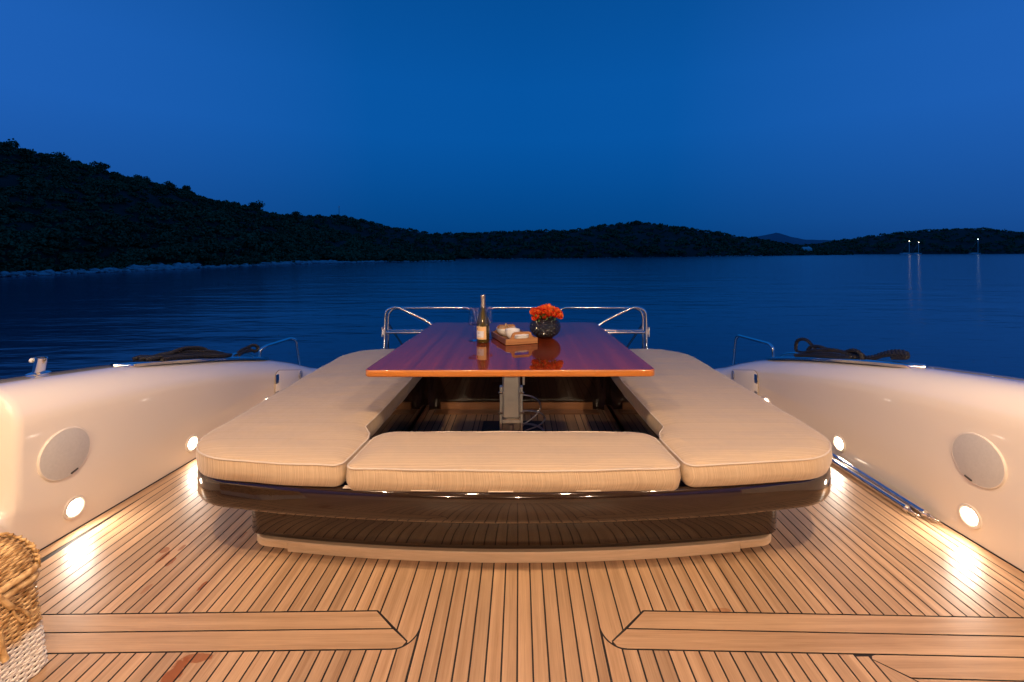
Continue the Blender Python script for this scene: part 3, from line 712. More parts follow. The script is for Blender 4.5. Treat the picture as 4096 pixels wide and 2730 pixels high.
b = B(); b.add([(CX - 2.135, .35, .236), (CX - 2.135, 1.868, .236), (CX - 2.30, 1.868, .236), (CX - 2.36, .35, .236), (CX - 2.135, .35, .230), (CX - 2.135, 1.868, .230), (CX - 2.30, 1.868, .230), (CX - 2.36, .35, .230)], [(0, 1, 2, 3), (0, 4, 5, 1), (1, 5, 6, 2)])
W(b, 'step_tread', M['teak_trim'], bulL, 0)
# wall lamps
def wall_lamp(side, Y, lab, power):
    z = .112; x = side * (wallx(Y) - .007) + CX; nx = Vector((-side, .0, 0))
    R_ = Vector((0, 0, 1)).rotation_difference(Vector((-side, -.05 * 1, .0)).normalized()).to_matrix()
    t = thing('wall_lamp', (x, Y, z), lab, 'courtesy light', 'courtesy lights along the foot of the coamings')
    b = B(); b.lathe([(.030, -.006), (.034, .001), (.037, .004), (.044, .006), (.051, .0045), (.053, .0), (.053, -.006)], 40, (0, 0, 0), R_); b.build('bezel', M['gelcoat_fit'], t)
    b = B(); b.lathe([(.001, .012), (.016, .0105), (.027, .006), (.0335, .0005)], 32, (0, 0, 0), R_); b.build('lens', M['lens'], t)
    l = area('courtesy', (x - side * .020, Y, z), (-side, 0, -.22), .066, power, (1, .86, .72))
    return t
for (Y, p_) in ((2.13, 2.3), (2.90, 2.3), (3.67, 2.4)):
    nm = {2.13: 'nearest the speaker grille', 2.90: 'half hidden behind the seat cushion corner', 3.67: 'almost hidden behind the cushion near the locker'}[Y]
    wall_lamp(-1, {2.13: 2.172}.get(Y, Y), 'round lit lamp low on the left coaming, ' + nm, p_)
    nm = {2.13: 'nearest the speaker grille', 2.90: 'just beyond the cushion corner above the steel poles', 3.67: 'at the cushion edge near the locker'}[Y]
    wall_lamp(1, {2.13: 2.100}.get(Y, Y), 'round lit lamp on the right coaming, ' + nm, p_)
# speakers
def speaker(side, Y, z, lab):
    x = side * (wallx(Y) - .014) + CX; R_ = Vector((0, 0, 1)).rotation_difference(Vector((-side, -.05, .0))).to_matrix()
    t = thing('wall_speaker', (x, Y, z), lab, 'speaker', 'round speakers in the coamings')
    B().lathe([(.110, .004), (.111, .0065), (.1135, .0065), (.116, .003), (.117, -.004), (.117, -.012)], 64, (0, 0, 0), R_).build('rim', M['gelcoat_fit'], t)
    B().lathe([(.001, .014), (.04, .0135), (.08, .011), (.111, .006)], 64, (0, 0, 0), R_).build('grille', M['grille'], t)
    q_ = R_ @ Vector((0, 0, .010)); B().bbox((q_.x, .035, -.098), (.008, .034, .007), .001, Matrix.Rotation(-side * 0 + (.32), 3, 'X')).build('badge', mat('badge', (.05, .045, .04), .4), t)
speaker(-1, 2.122, .392, 'round perforated speaker in the left coaming above the lamp')
speaker(1, 2.058, .390, 'round perforated speaker in the right coaming above the lamp')
# ------------------------------------------------------------------ bench
def bowf(x, y0=1.800, k=.0715): return y0 + k * (x - CX) ** 2
def seat_outline(w_, y0, k, yb, rf=.40, rb=.30, off=0):
    Pn = [(x + CX, bowf(x + CX, y0, k), 0) for x in np.linspace(-(w_ - .50), w_ - .50, 25)]
    Pn += [(w_ + CX, bowf(w_ + CX, y0, k) + .005, rf), (w_ + CX, yb, rb), (-w_ + CX, yb, rb), (-w_ + CX, bowf(w_ + CX, y0, k) + .005, rf)]
    return ccw(dens(fillet(Pn, 14), .12))
bench = thing('bench', (CX, 2.0, 0), 'U-shaped dark brown lacquered bench base around the table', 'bench')
O = seat_outline(1.472, 1.800, .0715, 4.06)
def ring3(o2, z): return [(x, y, z) for x, y in o2]
zb, zt = .243, .374
prof = [(-.30, zb + .004), (-.030, zb), (-.016, zb + .004), (-.006, zb + .013), (0, zb + .028), (.001, (zb + zt) / 2), (0, zt - .022), (-.005, zt - .010), (-.012, zt - .003), (-.022, zt), (-.034, zt - .004), (-.042, zt - .012), (-.16, zt - .014)]
b = B(); b.rings([ring3(offs(O, d), z) for d, z in prof[1:]], bottom=False, top=False)
W(b, 'seat_shelf', M['brown'], bench, 50)
def base_outline(w_, y0, k, yb, r):
    Pn = [(x + CX, bowf(x + CX, y0, k), 0) for x in np.linspace(-(w_ - .16), w_ - .16, 21)]
    Pn += [(w_ + CX, bowf(w_ + CX, y0, k) + .003, r), (w_ + .02 + CX, yb, .1), (-w_ - .02 + CX, yb, .1), (-w_ + CX, bowf(w_ + CX, y0, k) + .003, r)]
    return ccw(dens(fillet(Pn, 12), .1))
BO = base_outline(1.225, 1.958, .074, 3.98, .13)
b = B(); b.rings([ring3(offs(BO, d), z) for d, z in ((-.03, .046), (-.006, .048), (0, .056), (.002, .15), (0, .26))], bottom=False, top=False)
W(b, 'base_panel', M['brown'], bench, 50)
# underside of the shelf, down to the base panel
b = B(); ro = [(x, y, zb + .0005) for x, y in offs(O, -.028)]
n_ = len(ro); cxy = Vector((CX, 3.0))
inn = []
for (x, y, z) in ro:   # nearest point on base outline
    q_ = min(BO, key=lambda p_: (p_[0] - x) ** 2 + (p_[1] - y) ** 2); inn.append((q_[0], q_[1], zb + .0005))
b.add(ro + inn, [(i, n_ + i, n_ + (i + 1) % n_, (i + 1) % n_) for i in range(n_)])
W(b, 'shelf_underside', M['brown'], bench, 30)
# plinth of pale teak: long middle board and two end pieces standing off the deck
PO = base_outline(1.185, 1.946, .074, 3.95, .11)
def front_part(P_, x0, x1):
    pts = [p_ for p_ in P_ if p_[1] < 2.6 and x0 <= p_[0] - CX <= x1]; pts.sort(key=lambda p_: p_[0]); return pts
def plinth(x0, x1, z0, z1, name, wrap=0):
    xs_ = np.linspace(x0, x1, 40); pts = [(x + CX, bowf(x + CX, 1.946, .074)) for x in xs_]
    b = B(); T = .03; vs = []
    for (x, y) in pts:
        vs += [(x, y + .002, z0), (x, y, z0 + .003), (x, y, z1 - .004), (x, y + .003, z1), (x, y + T, z1), (x, y + T, z0)]
    fs = []
    for i in range(len(pts) - 1):
        for k in range(6): fs.append((i * 6 + k, i * 6 + (k + 1) % 6, i * 6 + 6 + (k + 1) % 6, i * 6 + 6 + k)[::-1])
    fs.append(tuple(range(6))); fs.append(tuple((len(pts) - 1) * 6 + k for k in range(6))[::-1]); b.add(vs, fs)
    return W(b, name, M['teak_trim'], bench, 30)
plinth(-1.005, 1.005, .0, .046, 'plinth')
for sg in (-1, 1):
    ctr = [(sg * 1.006 + CX, bowf(1.006 + CX, 1.946, .074), 0), (sg * 1.190 + CX, bowf(1.19 + CX, 1.946, .074) + .0, .10), (sg * 1.205 + CX, 2.9, 0)]
    l2 = fillet(ctr, 14, closed=False); b = B(); vs = []
    for i, (x, y) in enumerate(l2):
        a_ = Vector(l2[max(0, i - 1)]); c_ = Vector(l2[min(len(l2) - 1, i + 1)]); d_ = (c_ - a_).normalized(); nn = Vector((-d_.y, d_.x)) * (1 if sg > 0 else -1)
        for (u, z) in ((0, .014), (-.0005, .018), (-.0005, .042), (.004, .0462), (.028, .0462), (.028, .014)): vs.append((x + nn.x * u, y + nn.y * u, z))
    fs = []
    for i in range(len(l2) - 1):
        for k in range(6):
            q_ = (i * 6 + k, i * 6 + (k + 1) % 6, i * 6 + 6 + (k + 1) % 6, i * 6 + 6 + k); fs.append(q_ if sg < 0 else q_[::-1])
    fs.append(tuple(range(6))); b.add(vs, fs); W(b, 'plinth_end', M['teak_trim'], bench, 30)
# inner well
WO = ccw(dens(fillet([(-.775 + CX, 2.12, .05), (.775 + CX, 2.12, .05), (.765 + CX, 3.86, .10), (-.765 + CX, 3.86, .10)], 10), .1))
b = B(); b.rings([ring3(WO, .0), ring3(WO, .36)], bottom=False, top=False); b.f = [f[::-1] for f in b.f]
W(b, 'well_wall', M['brown'], bench, 40)
b = B(); b.bbox((CX, 3.835, .036), (1.28, .022, .062), .004); b.bbox((CX, 3.775, .005), (1.36, .10, .006), .002)
W(b, 'back_batten', M['teak_dark'], bench)
for sg in (-1, 1): W(B().bbox((sg * .745 + CX, 3.0, .026), (.018, 1.66, .044), .003), 'side_batten', M['teak_dark'], bench)
for (x, y, z) in ((-.905, 0, 0), (-.64, 0, 0), (.62, 0, 0), (.76, 0, 0), (.28, 0, 0), (-.2, 0, 0)):
    yy = bowf(x + CX) + .03
    W(B().lathe([(.001, .006), (.004, .0055), (.0065, .003), (.007, 0)], 14, (x + CX, yy, zt - .003)), 'snap_stud', M['chrome'], bench)
# ------------------------------------------------------------------ cushions
def cushion(name, outline, lab, z0=.372, z1=.473):
    O_ = ccw(dens(outline, .045)); c_ = Vector((sum(p_[0] for p_ in O_) / len(O_), sum(p_[1] for p_ in O_) / len(O_), z0))
    t = thing(name, c_, lab, 'seat cushion', 'cushions on the bench')
    def wob(p_, a, z): return z + a * mnoise.noise(Vector((p_[0] * 6, p_[1] * 6, z * 3)))
    pr = [(-.012, z0 + .002), (-.006, z0 + .006), (-.001, z0 + .018), (.005, z0 + .037), (.007, (z0 + z1) / 2), (.004, z1 - .026), (.001, z1 - .012), (-.0005, z1 - .005)]
    rg = []
    for d, z in pr:
        o2 = offs(O_, d); rg.append([(x + .003 * mnoise.noise(Vector((x * 9, y * 9, z * 20))), y + .003 * mnoise.noise(Vector((x * 9 + 7, y * 9, z * 20))), wob((x, y), .004, z)) for x, y in o2])
    b = B().rings(rg, top=False); top = [p_[:2] for p_ in rg[-1]]; n = len(top); ar = np.array(top)
    A_s, B_s = ar, np.roll(ar, -1, 0)
    def edist(px_, py_):
        q_ = np.array([px_, py_]); ab_ = B_s - A_s; tt = np.clip(((q_ - A_s) * ab_).sum(1) / np.maximum(1e-12, (ab_ ** 2).sum(1)), 0, 1)
        return float(np.sqrt(((A_s + ab_ * tt[:, None] - q_) ** 2).sum(1)).min())
    pts = [Vector(p_) for p_ in top]; g_ = .022
    x_, X_, y_, Y_ = ar[:, 0].min(), ar[:, 0].max(), ar[:, 1].min(), ar[:, 1].max()
    def inside(px_, py_):
        c = False
        for i in range(n):
            (x1, y1), (x2, y2) = top[i], top[(i + 1) % n]
            if (y1 > py_) != (y2 > py_) and px_ < (x2 - x1) * (py_ - y1) / (y2 - y1) + x1: c = not c
        return c
    gy = y_
    while gy < Y_:
        gx = x_
        while gx < X_:
            if inside(gx, gy) and edist(gx, gy) > .010: pts.append(Vector((gx, gy)))
            gx += g_
        gy += g_
    for d_, k_ in ((.006, 1),):
        for (x, y) in offs([tuple(q) for q in top], -d_): pts.append(Vector((x, y)))
    from mathutils.geometry import delaunay_2d_cdt
    ov, oe, of, *_r = delaunay_2d_cdt(pts, [(i, (i + 1) % n) for i in range(n)], [], 1, 1e-6)
    base_ = (len(rg) - 1) * n; mp = {}
    key = {(round(p_[0], 5), round(p_[1], 5)): base_ + i for i, p_ in enumerate(top)}
    for i, v in enumerate(ov):
        k_ = (round(v.x, 5), round(v.y, 5))
        if k_ in key: mp[i] = key[k_]; continue
        e_ = edist(v.x, v.y); h = .017 * (1 - (1 - min(1, e_ / .11)) ** 2.6)
        wr = math.exp(-((e_ - .03) / .035) ** 2)
        z = z1 - .005 + h + .0035 * mnoise.noise(Vector((v.x * 3.5, v.y * 9, 1))) + wr * .0042 * mnoise.noise(Vector((v.x * 22, v.y * 22, 5)))
        z += .0042 * math.exp(-((e_ - .07) / .07) ** 2) * smooth(2.3, 3.0, v.y) * mnoise.noise(Vector((v.x * 4, v.y * 26, 8)))
        mp[i] = len(b.v); b.v.append((v.x, v.y, z))
    for f in of: b.f.append(tuple(mp[i] for i in f))
    W(b, 'cover', M['fabric'], t, 60)
    o2 = offs(O_, .0005); W(B().tube([(x, y, wob((x, y), .004, z1 - .006)) for x, y in o2], .0036, 6, closed=True), 'piping', M['piping'], t)
    return t
def cb_(x): return bowf(x + CX, 1.812, .052)
mid_out = fillet([(x + CX, cb_(x), 0) for x in np.linspace(-.60, .60, 13)] + [(.682 + CX, cb_(.68), .045), (.655 + CX, 2.20, .10), (-.655 + CX, 2.20, .10), (-.682 + CX, cb_(.68), .045)], 8)
cushion('seat_cushion', mid_out, 'middle striped beige cushion with rounded ends at the front of the bench', z0=.360, z1=.465)
for sg in (-1, 1):
    Pn = [(.700, cb_(.70), .04)] + [(x, cb_(x), 0) for x in (.80, .88, .96)] + [(1.452, cb_(1.45) + .01, .37), (1.458, 3.0, 0), (1.452, 4.035, .30), (.004, 4.035, .02), (.004, 3.79, .02), (.715, 3.79, .07), (.712, 3.0, 0), (.730, 2.38, .05), (.738, 2.25, .03), (.690, 2.165, .03), (.676, 2.10, .0)]
    ol = [(x * sg + CX, y) for x, y in fillet(Pn, 10)]
    cushion('seat_cushion', ol, ('long striped beige cushion on the left arm of the bench, bordering the bottle side', 'long striped beige cushion on the right arm of the bench, beside the steel poles')[sg > 0])
# fabric tabs that snap down under the front edge
cs_mid = [o for o in S.objects if o.get('label', '').startswith('middle striped')][0]
for x in (-.64, -.36, -.05, .30, .58):
    y = bowf(x + CX) + .020; b = B(); b.bbox((x + CX, y, .3765), (.10, .022, .003), .001); W(b, 'tab', M['piping'], cs_mid)
cs_r = [o for o in S.objects if o.get('label', '').startswith('long striped beige cushion on the right')][0]
for x in (.80, .98): W(B().bbox((x + CX, bowf(x + CX) + .022, .3765), (.09, .02, .003), .001, Matrix.Rotation(.12, 3, 'Z')), 'tab', M['piping'], cs_r)
# ------------------------------------------------------------------ table
TZ = .750
table = thing('table', (-.03, 3.1, 0), 'varnished mahogany table with glossy top on a steel pedestal', 'table')
TO = ccw(dens(fillet([(-.768, 2.235, .035), (.676, 2.245, .035), (.625, 3.770, .045), (-.705, 3.755, .045)], 8), .2))
def tring(d, z): return [(x, y, z) for x, y in offs(TO, d)]
b = B(); b.rings([tring(-.004, TZ - .0005), tring(-.006, TZ)], bottom=False)
W(b, 'tabletop', M['mahogany'], table, 0)
b = B(); b.rings([tring(-.40, TZ - .034), tring(-.004, TZ - .034), tring(-.001, TZ - .0325), tring(0, TZ - .029), tring(0, TZ - .006), tring(-.0015, TZ - .002), tring(-.004, TZ - .0005)], top=False)
W(b, 'table_edging', M['mahogany_edge'], table, 50)
PY = 3.10; pxc = (1174.7 - VX) * PY / F
colm = W(B().bbox((pxc, PY + .035, .455), (.121, .07, .52), .012), 'column', M['brushed'], table)
W(B().bbox((pxc, PY + .035, .190), (.115, .066, .014), .005), 'column_foot', M['chrome'], table)
for sg in (-1, 1):
    W(B().bbox((pxc + sg * .0705, PY + .03, .205), (.017, .05, .41), .003), 'bracket_arm', M['brushed'], table)
    for z in (.374, .236):
        R_ = Matrix.Rotation(PI / 2, 3, 'Y')
        W(B().lathe([(.004, -.016), (.0075, -.013), (.0085, -.008), (.0085, .008), (.0075, .013), (.004, .016)], 16, (pxc + sg * .0715, PY - .004, z), R_), 'hinge_pin', M['chrome'], table)
W(B().bbox((pxc, PY + .028, .174), (.124, .048, .022), .003), 'crossbar', M['brushed'], table)
W(B().bbox((pxc, PY + .05, .08), (.118, .02, .17), .003), 'back_plate', M['brushed'], table)
W(B().lathe([(.018, .0), (.018, .145), (.013, .150), (.001, .150)], 20, (pxc, PY + .02, 0)), 'screw_jack', M['brushed'], table)
W(B().bbox((pxc + .085, PY + .06, .56), (.016, .02, .30), .003), 'guide_rail', M['brushed'], table)
W(B().bbox((pxc + .004, 3.33, .008), (.46, .46, .010), .004), 'base_mat', M['black_rubber'], table)
def hose(pts, r, lab):
    pth = spline([at(a, c, d) for a, c, d in pts], 8); o = W(B().tube(pth, r, 10), 'hose', M['hose'], table)
    W(B().tube(pth[:3], r * 1.5, 10), 'hose_fitting', M['chrome'], o)
hose([(1199, 908.4, 3.13), (1207, 908.6, 3.13), (1222, 912, 3.15), (1236, 921, 3.18), (1242.4, 933, 3.2), (1238, 946, 3.2), (1225, 960, 3.18), (1209, 972, 3.16), (1200, 980, 3.14), (1190, 992, 3.13)], .0052, '')
hose([(1199, 945, 3.13), (1208, 944.5, 3.13), (1226, 945.5, 3.17), (1243, 950, 3.2), (1252.5, 960, 3.22), (1248, 970, 3.2), (1236, 979, 3.18), (1216, 987, 3.16), (1205, 992, 3.15)], .0052, '')
hose([(1199, 974.8, 3.12), (1208, 974.8, 3.12), (1224, 976, 3.1), (1238, 981, 3.08), (1247, 987.5, 3.06), (1255, 1000, 3.02), (1262, 1013, 2.98)], .0068, '')
# ------------------------------------------------------------------ on the table
bx, by = (1109.8 - VX) * 2.93 / F, 2.935
t = thing('wine_bottle', (bx, by, TZ), 'tall olive green wine bottle with cream label', 'wine bottle')
B().lathe([(.001, .003), (.030, .0), (.038, .002), (.0405, .008), (.0405, .118), (.0395, .132), (.036, .150), (.0305, .170), (.0245, .190), (.0192, .208), (.0162, .222), (.0146, .24), (.0142, .268)], 40).build('glass_body', M['bottle'], t)
B().lathe([(.0158, .226), (.0148, .250), (.0146, .275), (.0146, .291), (.0158, .2925), (.0160, .302), (.0145, .305), (.001, .305)], 28).build('foil_cap', M['foil'], t)
def curved(a0, a1, z0, z1, r, n=14):
    v = []; f = []
    for i in range(n + 1):
        a = a0 + (a1 - a0) * i / n; v += [(math.sin(a) * r, -math.cos(a) * r, z0), (math.sin(a) * r, -math.cos(a) * r, z1)]
    for i in range(n): f.append((2 * i, 2 * i + 2, 2 * i + 3, 2 * i + 1))
    return B().add(v, f)
lab_ = curved(-1.35, .62, .024, .106, .0410).build('paper_label', M['label'], t)
curved(-1.15, .18, .036, .078, .0413).build('inner_label', M['label2'], lab_)
def ink(txt, size, a, z, r=.0418, sx=1.0, shear=0):
    c = bpy.data.curves.new('lettering', 'FONT'); c.body = txt; c.size = size; c.align_x = 'LEFT'; c.shear = shear
    to = bpy.data.objects.new('tmp', c); S.collection.objects.link(to); dg = bpy.context.evaluated_depsgraph_get(); me = bpy.data.meshes.new_from_object(to.evaluated_get(dg)); bpy.data.objects.remove(to)
    for v in me.vertices:
        an = a + v.co.x * sx / r; v.co = Vector((math.sin(an) * r, -math.cos(an) * r, z + v.co.y))
    me.materials.clear(); me.materials.append(M['ink']); o = bpy.data.objects.new('lettering', me); S.collection.objects.link(o); o.parent = lab_
ink('L E I M A N S', .0062, -.95, .040, sx=.95); ink('Vin', .013, -.92, .060, shear=.5); ink('- - - - - - - - -', .004, -.98, .0555)
b = B()
for (a, z, rr) in ((-.98, .092, .0035), (-.93, .089, .003), (-.99, .087, .0022), (-.91, .094, .002)):
    o_ = len(b.v); b.add([(math.sin(a + rr * math.cos(k) / .04) * .0418, -math.cos(a + rr * math.cos(k) / .04) * .0418, z + rr * 1.3 * math.sin(k)) for k in np.linspace(0, 2 * PI, 9)[:-1]], [tuple(range(8))])
b.build('seal', M['ink'], lab_, sm=0)
def wineglass(px, Y, lab):
    t = thing('wine_glass', ((px - VX) * Y / F, Y, TZ), lab, 'wine glass', 'wine glasses behind the bottle')
    B().lathe([(.001, .0005), (.034, .0008), (.037, .0018), (.035, .003), (.012, .0045), (.0050, .008), (.0038, .014), (.0036, .085), (.005, .094), (.008, .097)], 36).build('stem', M['glass'], t)
    ou = [(.002, .0975), (.015, .0985), (.034, .104), (.0395, .112), (.0392, .122), (.031, .215)]; iN = [(.0290, .2155), (.0365, .122), (.0367, .1145), (.031, .108), (.015, .1025), (.001, .1015)]
    B().lathe(ou + iN, 40).build('bowl', M['glass'], t)
wineglass(1090, 2.985, 'empty wine glass seen beside the label of the bottle')
wineglass(1119, 3.055, 'empty wine glass partly hidden behind the bottle near the tray')
# tray
ang = math.radians(20); tx, ty = -.040, 3.005
tray = thing('serving_tray', (tx, ty, TZ), 'acacia serving tray with two cut-out handles', 'tray', rz=ang)
wl, ll = .212, .318
B().bbox((0, 0, .0085), (wl - .014, ll - .014, .008), .001).build('tray_floor', M['acacia'], tray)
acY = wood('acacia_side', (.12, .040, .018), (.34, .14, .055), rough=.4, sx=95, sy=5, axis='Y', plank=0, bump=.1)
for sg in (-1, 1): B().bbox((sg * (wl / 2 - .0045), 0, .021), (.009, ll - .018, .034), .0015).build('side_rail', acY, tray)
for sg in (-1, 1):
    H0 = .038; hw = wl / 2
    outl = [(-hw, .003), (hw, .003), (hw, H0), (hw * .78, H0 + .002), (hw * .66, H0 + .012), (hw * .58, H0 + .034), (hw * .46, H0 + .042), (-hw * .46, H0 + .042), (-hw * .58, H0 + .034), (-hw * .66, H0 + .012), (-hw * .78, H0 + .002), (-hw, H0)]
    slot = [(-hw * .42, H0 + .001), (hw * .42, H0 + .001), (hw * .46, H0 + .010), (hw * .42, H0 + .021), (-hw * .42, H0 + .021), (-hw * .46, H0 + .010)]
    # triangulated end panel with the hand hole left open: split in left, right, bottom, top pieces
    b = B(); y0 = sg * (ll / 2 - .0045); T = .0045
    def slab(poly):
        poly = ccw(poly); n = len(poly); b.add([(x, y0 - T, z) for x, z in poly] + [(x, y0 + T, z) for x, z in poly], [tuple(range(n)), tuple(range(n, 2 * n))[::-1]] + [(i, n + i, n + (i + 1) % n, (i + 1) % n) for i in range(n)])
    def quadloop(A, C):      # ring between outer and inner loops
        n = len(A)
        for y_, rev in ((y0 - T, False), (y0 + T, True)):
            o_ = len(b.v); b.v += [(x, y_, z) for x, z in A] + [(x, y_, z) for x, z in C]
            for i in range(n):
                q_ = (o_ + i, o_ + (i + 1) % n, o_ + n + (i + 1) % n, o_ + n + i); b.f.append(q_ if not rev else q_[::-1])
        for L_, rev in ((A, False), (C, True)):
            o_ = len(b.v); b.v += [(x, y0 - T, z) for x, z in L_] + [(x, y0 + T, z) for x, z in L_]
            for i in range(n):
                q_ = (o_ + i, o_ + n + i, o_ + n + (i + 1) % n, o_ + (i + 1) % n); b.f.append(q_ if not rev else q_[::-1])
    inner = [(-hw * .40, H0), (hw * .40, H0), (hw * .44, H0 + .003), (hw * .46, H0 + .008), (hw * .46, H0 + .018), (hw * .44, H0 + .024), (hw * .40, H0 + .027), (-hw * .40, H0 + .027), (-hw * .44, H0 + .024), (-hw * .46, H0 + .018), (-hw * .46, H0 + .008), (-hw * .44, H0 + .003)]
    quadloop(outl, inner)
    b.build('handle_panel', M['acacia'], tray, sm=30)
def bowl(x, y, r, h, lab, sx=1.0, sy=1.0, rz=0, foot=.4):
    t = thing('bowl', (x, y, TZ + .0130), lab, 'bowl', 'white bowls in the serving tray', rz)
    pf = [(r * foot * .9, 0), (r * foot, .001), (r * foot, .004)] + [(r * (foot + (1 - foot) * math.sin(a)), .004 + (h - .004) * (1 - math.cos(a))) for a in np.linspace(.12, PI / 2, 9)]
    inn_ = [(q - .003 if i else q - .0022, z + (0 if i < 2 else .002)) for i, (q, z) in enumerate(pf[3:][::-1])] + [(r * foot * .5, .006), (.001, .0055)]
    b = B().lathe(pf + inn_, 40); b.v = [(vx * sx, vy * sy, vz) for vx, vy, vz in b.v]; b.build('shell', M['ceramic'], t); return t
b1 = bowl(-.090, 3.108, .069, .052, 'wide white bowl holding crackers at the back of the tray')
bowl(-.046, 3.000, .049, .060, 'deep plain white bowl in the middle of the tray', foot=.5)
bowl(.012, 2.918, .062, .040, 'shallow oval white dish behind the near tray handle', 1.10, .66, ang)
for i, (x, y, z, a, e) in enumerate([(-.028, -.010, .045, .3, .5), (.002, .004, .056, 1.2, 1.1), (.018, -.012, .048, 2.0, .7), (-.010, .020, .048, .9, .3), (.033, .010, .049, 2.6, .2), (-.030, .018, .044, 1.7, .5)]):
    R_ = Matrix.Rotation(a, 3, 'Z') @ Matrix.Rotation(e, 3, 'X'); t = thing('cracker', (-.088 + x, 3.103 + y, TZ + .018 + z), 'small round golden cracker heaped in the wide white bowl', 'cracker', 'crackers in the bowl')
    b = B(); b.lathe([(.001, .0045), (.014, .004), (.023, .001), (.0225, -.002), (.001, -.003)], 18, (0, 0, 0), R_); b.build('biscuit', M['cracker'], t)
# vase with roses
vx, vy = (1252.5 - VX) * 3.08 / F, 3.085
vase = thing('flower_vase', (vx, vy, TZ), 'round smoky black embossed glass vase', 'vase')
pf = [(.001, .003), (.040, .0), (.050, .002)] + [(.1035 * math.sin(a) ** .93, .076 - .0755 * math.cos(a)) for a in np.linspace(.62, 2.55, 22)] + [(.053, .142), (.050, .146), (.047, .141), (.06, .12), (.07, .08), (.001, .02)]
vb = B().lathe([pf[0], pf[1], pf[2]] + [(.1035 * math.sin(a) ** .93, .076 - .0755 * math.cos(a)) for a in np.linspace(.62, 2.55, 90)] + pf[-6:], 200)
vn = []
nv_ = 18
for (x, y, z) in vb.v:
    r_ = math.hypot(x, y)
    if .01 < z < .14 and r_ > .055:
        a_ = math.atan2(y, x); el = math.asin(max(-1, min(1, (z - .076) / .077))); row = round(el / .30); cnt = max(6, int(22 * math.cos(row * .30)))
        sh = .5 * (row % 2); ca = (round(a_ / (2 * PI) * cnt - sh) + sh) / cnt * 2 * PI; dd = math.hypot((a_ - ca) * math.cos(el), el - row * .30) / .15
        h_ = .0034 * math.cos(min(dd, 1.6) * 3 * PI) * (1 - .3 * dd) + .0014 * mnoise.noise(Vector((x, y, z)) * 260)
        k_ = 1 + h_ / r_; x, y = x * k_, y * k_
    vn.append((x, y, z))
vb.v = vn; vb.build('embossed_bowl', M['vase'], vase, sm=40)
def rose(px, py, Y, r, lab):
    c = at(px, py, Y); base = Vector((vx + (c.x - vx) * .25, vy + (c.y - vy) * .3, TZ + .10)); ax = (c - Vector((vx, vy, TZ + .10))).normalized()
    t = thing('rose', c, lab, 'rose', 'orange roses in the vase')
    R_ = Vector((0, 0, 1)).rotation_difference(ax).to_matrix() @ Matrix.Rotation(random.uniform(0, 6), 3, 'Z')
    b = B()
    for ring_, (n, rad, hgt, tilt) in enumerate(((5, 1.0, .85, .35), (5, .82, 1.0, .20), (4, .58, 1.1, .08), (3, .32, 1.15, .0))):
        for k in range(n):
            a0 = 2 * PI * k / n + ring_ * .7 + random.uniform(-.15, .15); wd = 2 * PI / n * .72; nu, nv = 6, 6; vs = []
            for j in range(nv + 1):
                v = j / nv
                for i in range(nu + 1):
                    u = i / nu * 2 - 1; a = a0 + u * wd * (1 - .25 * v * v)
                    rr = r * rad * (math.sin(min(1, v * 1.25) * PI / 2) * .95) * (1 + tilt * max(0, v - .6) * 1.6) + r * .05 * math.cos(u * 3 + k)
                    zz = r * (-.75 + hgt * 1.5 * v - .35 * (u * u) * v) - r * .25 * max(0, v - .82) * tilt * 4
                    vs.append(R_ @ Vector((math.cos(a) * rr, math.sin(a) * rr, zz + r * .05 * math.sin(5 * u + k))))
            fs = [(j * (nu + 1) + i, j * (nu + 1) + i + 1, (j + 1) * (nu + 1) + i + 1, (j + 1) * (nu + 1) + i) for j in range(nv) for i in range(nu)]
            b.add(vs, fs)
    b.build('bloom', M['rose'], t, sm=70)
    b = B(); q0 = R_ @ Vector((0, 0, -r * .7)); b.tube(spline([q0, (base - c) * .5 + Vector((0, 0, .004)), base - c], 5), .0022, 6); b.build('stem', M['leafgreen'], t)
    b = B()
    for k in range(4):
        a = k * PI / 2 + random.random(); p0 = R_ @ Vector((math.cos(a) * r * .25, math.sin(a) * r * .25, -r * .72)); p1 = R_ @ Vector((math.cos(a) * r * .95, math.sin(a) * r * .95, -r * .55)); p2 = R_ @ Vector((math.cos(a) * r * 1.35, math.sin(a) * r * 1.35, -r * .9)); s = (p1 - p0).cross(ax).normalized() * r * .22
        b.add([p0, p1 - s, p2, p1 + s], [(0, 1, 2, 3)])
    b.build('sepals', M['leafgreen'], t)
RS = [(1228, 716, 3.05, 'low-left bloom'), (1231, 722, 3.02, ''), (1240, 713, 3.04, ''), (1246, 709.5, 3.09, ''), (1254, 708.5, 3.12, ''), (1260, 711, 3.06, ''), (1252, 717, 3.0, ''), (1262, 718.5, 3.0, ''), (1268, 714, 3.05, ''), (1271, 720.5, 3.0, ''), (1282, 722, 3.04, ''), (1249, 724.5, 2.99, ''), (1277, 716.5, 3.09, ''), (1240, 722, 3.0, '')]
RS = [(1226, 717), (1233, 727), (1242, 712), (1249, 708), (1260, 708), (1243, 718), (1254, 716), (1262, 721), (1271, 713), (1273, 723), (1283, 724), (1251, 727), (1279, 716), (1235, 718)]
RL = ['leftmost orange rose, at the outer edge of the bunch', 'low drooping rose over the vase edge beside the tray', 'tall open rose in the back row of the bunch', 'rose at the top of the bunch, just left of centre', 'topmost rose of the bunch, in front of the rail gap', 'large open rose facing forward left of the centre', 'rose in the very middle of the bunch', 'pink-hearted bud below the topmost rose', 'rose in the back row on the right shoulder', 'orange rose low right of the dark stems', 'rightmost rose, spread open and leaning out', 'small low rose just above the vase mouth', 'half-hidden rose behind the rightmost one', 'rose tucked behind the low drooping one']
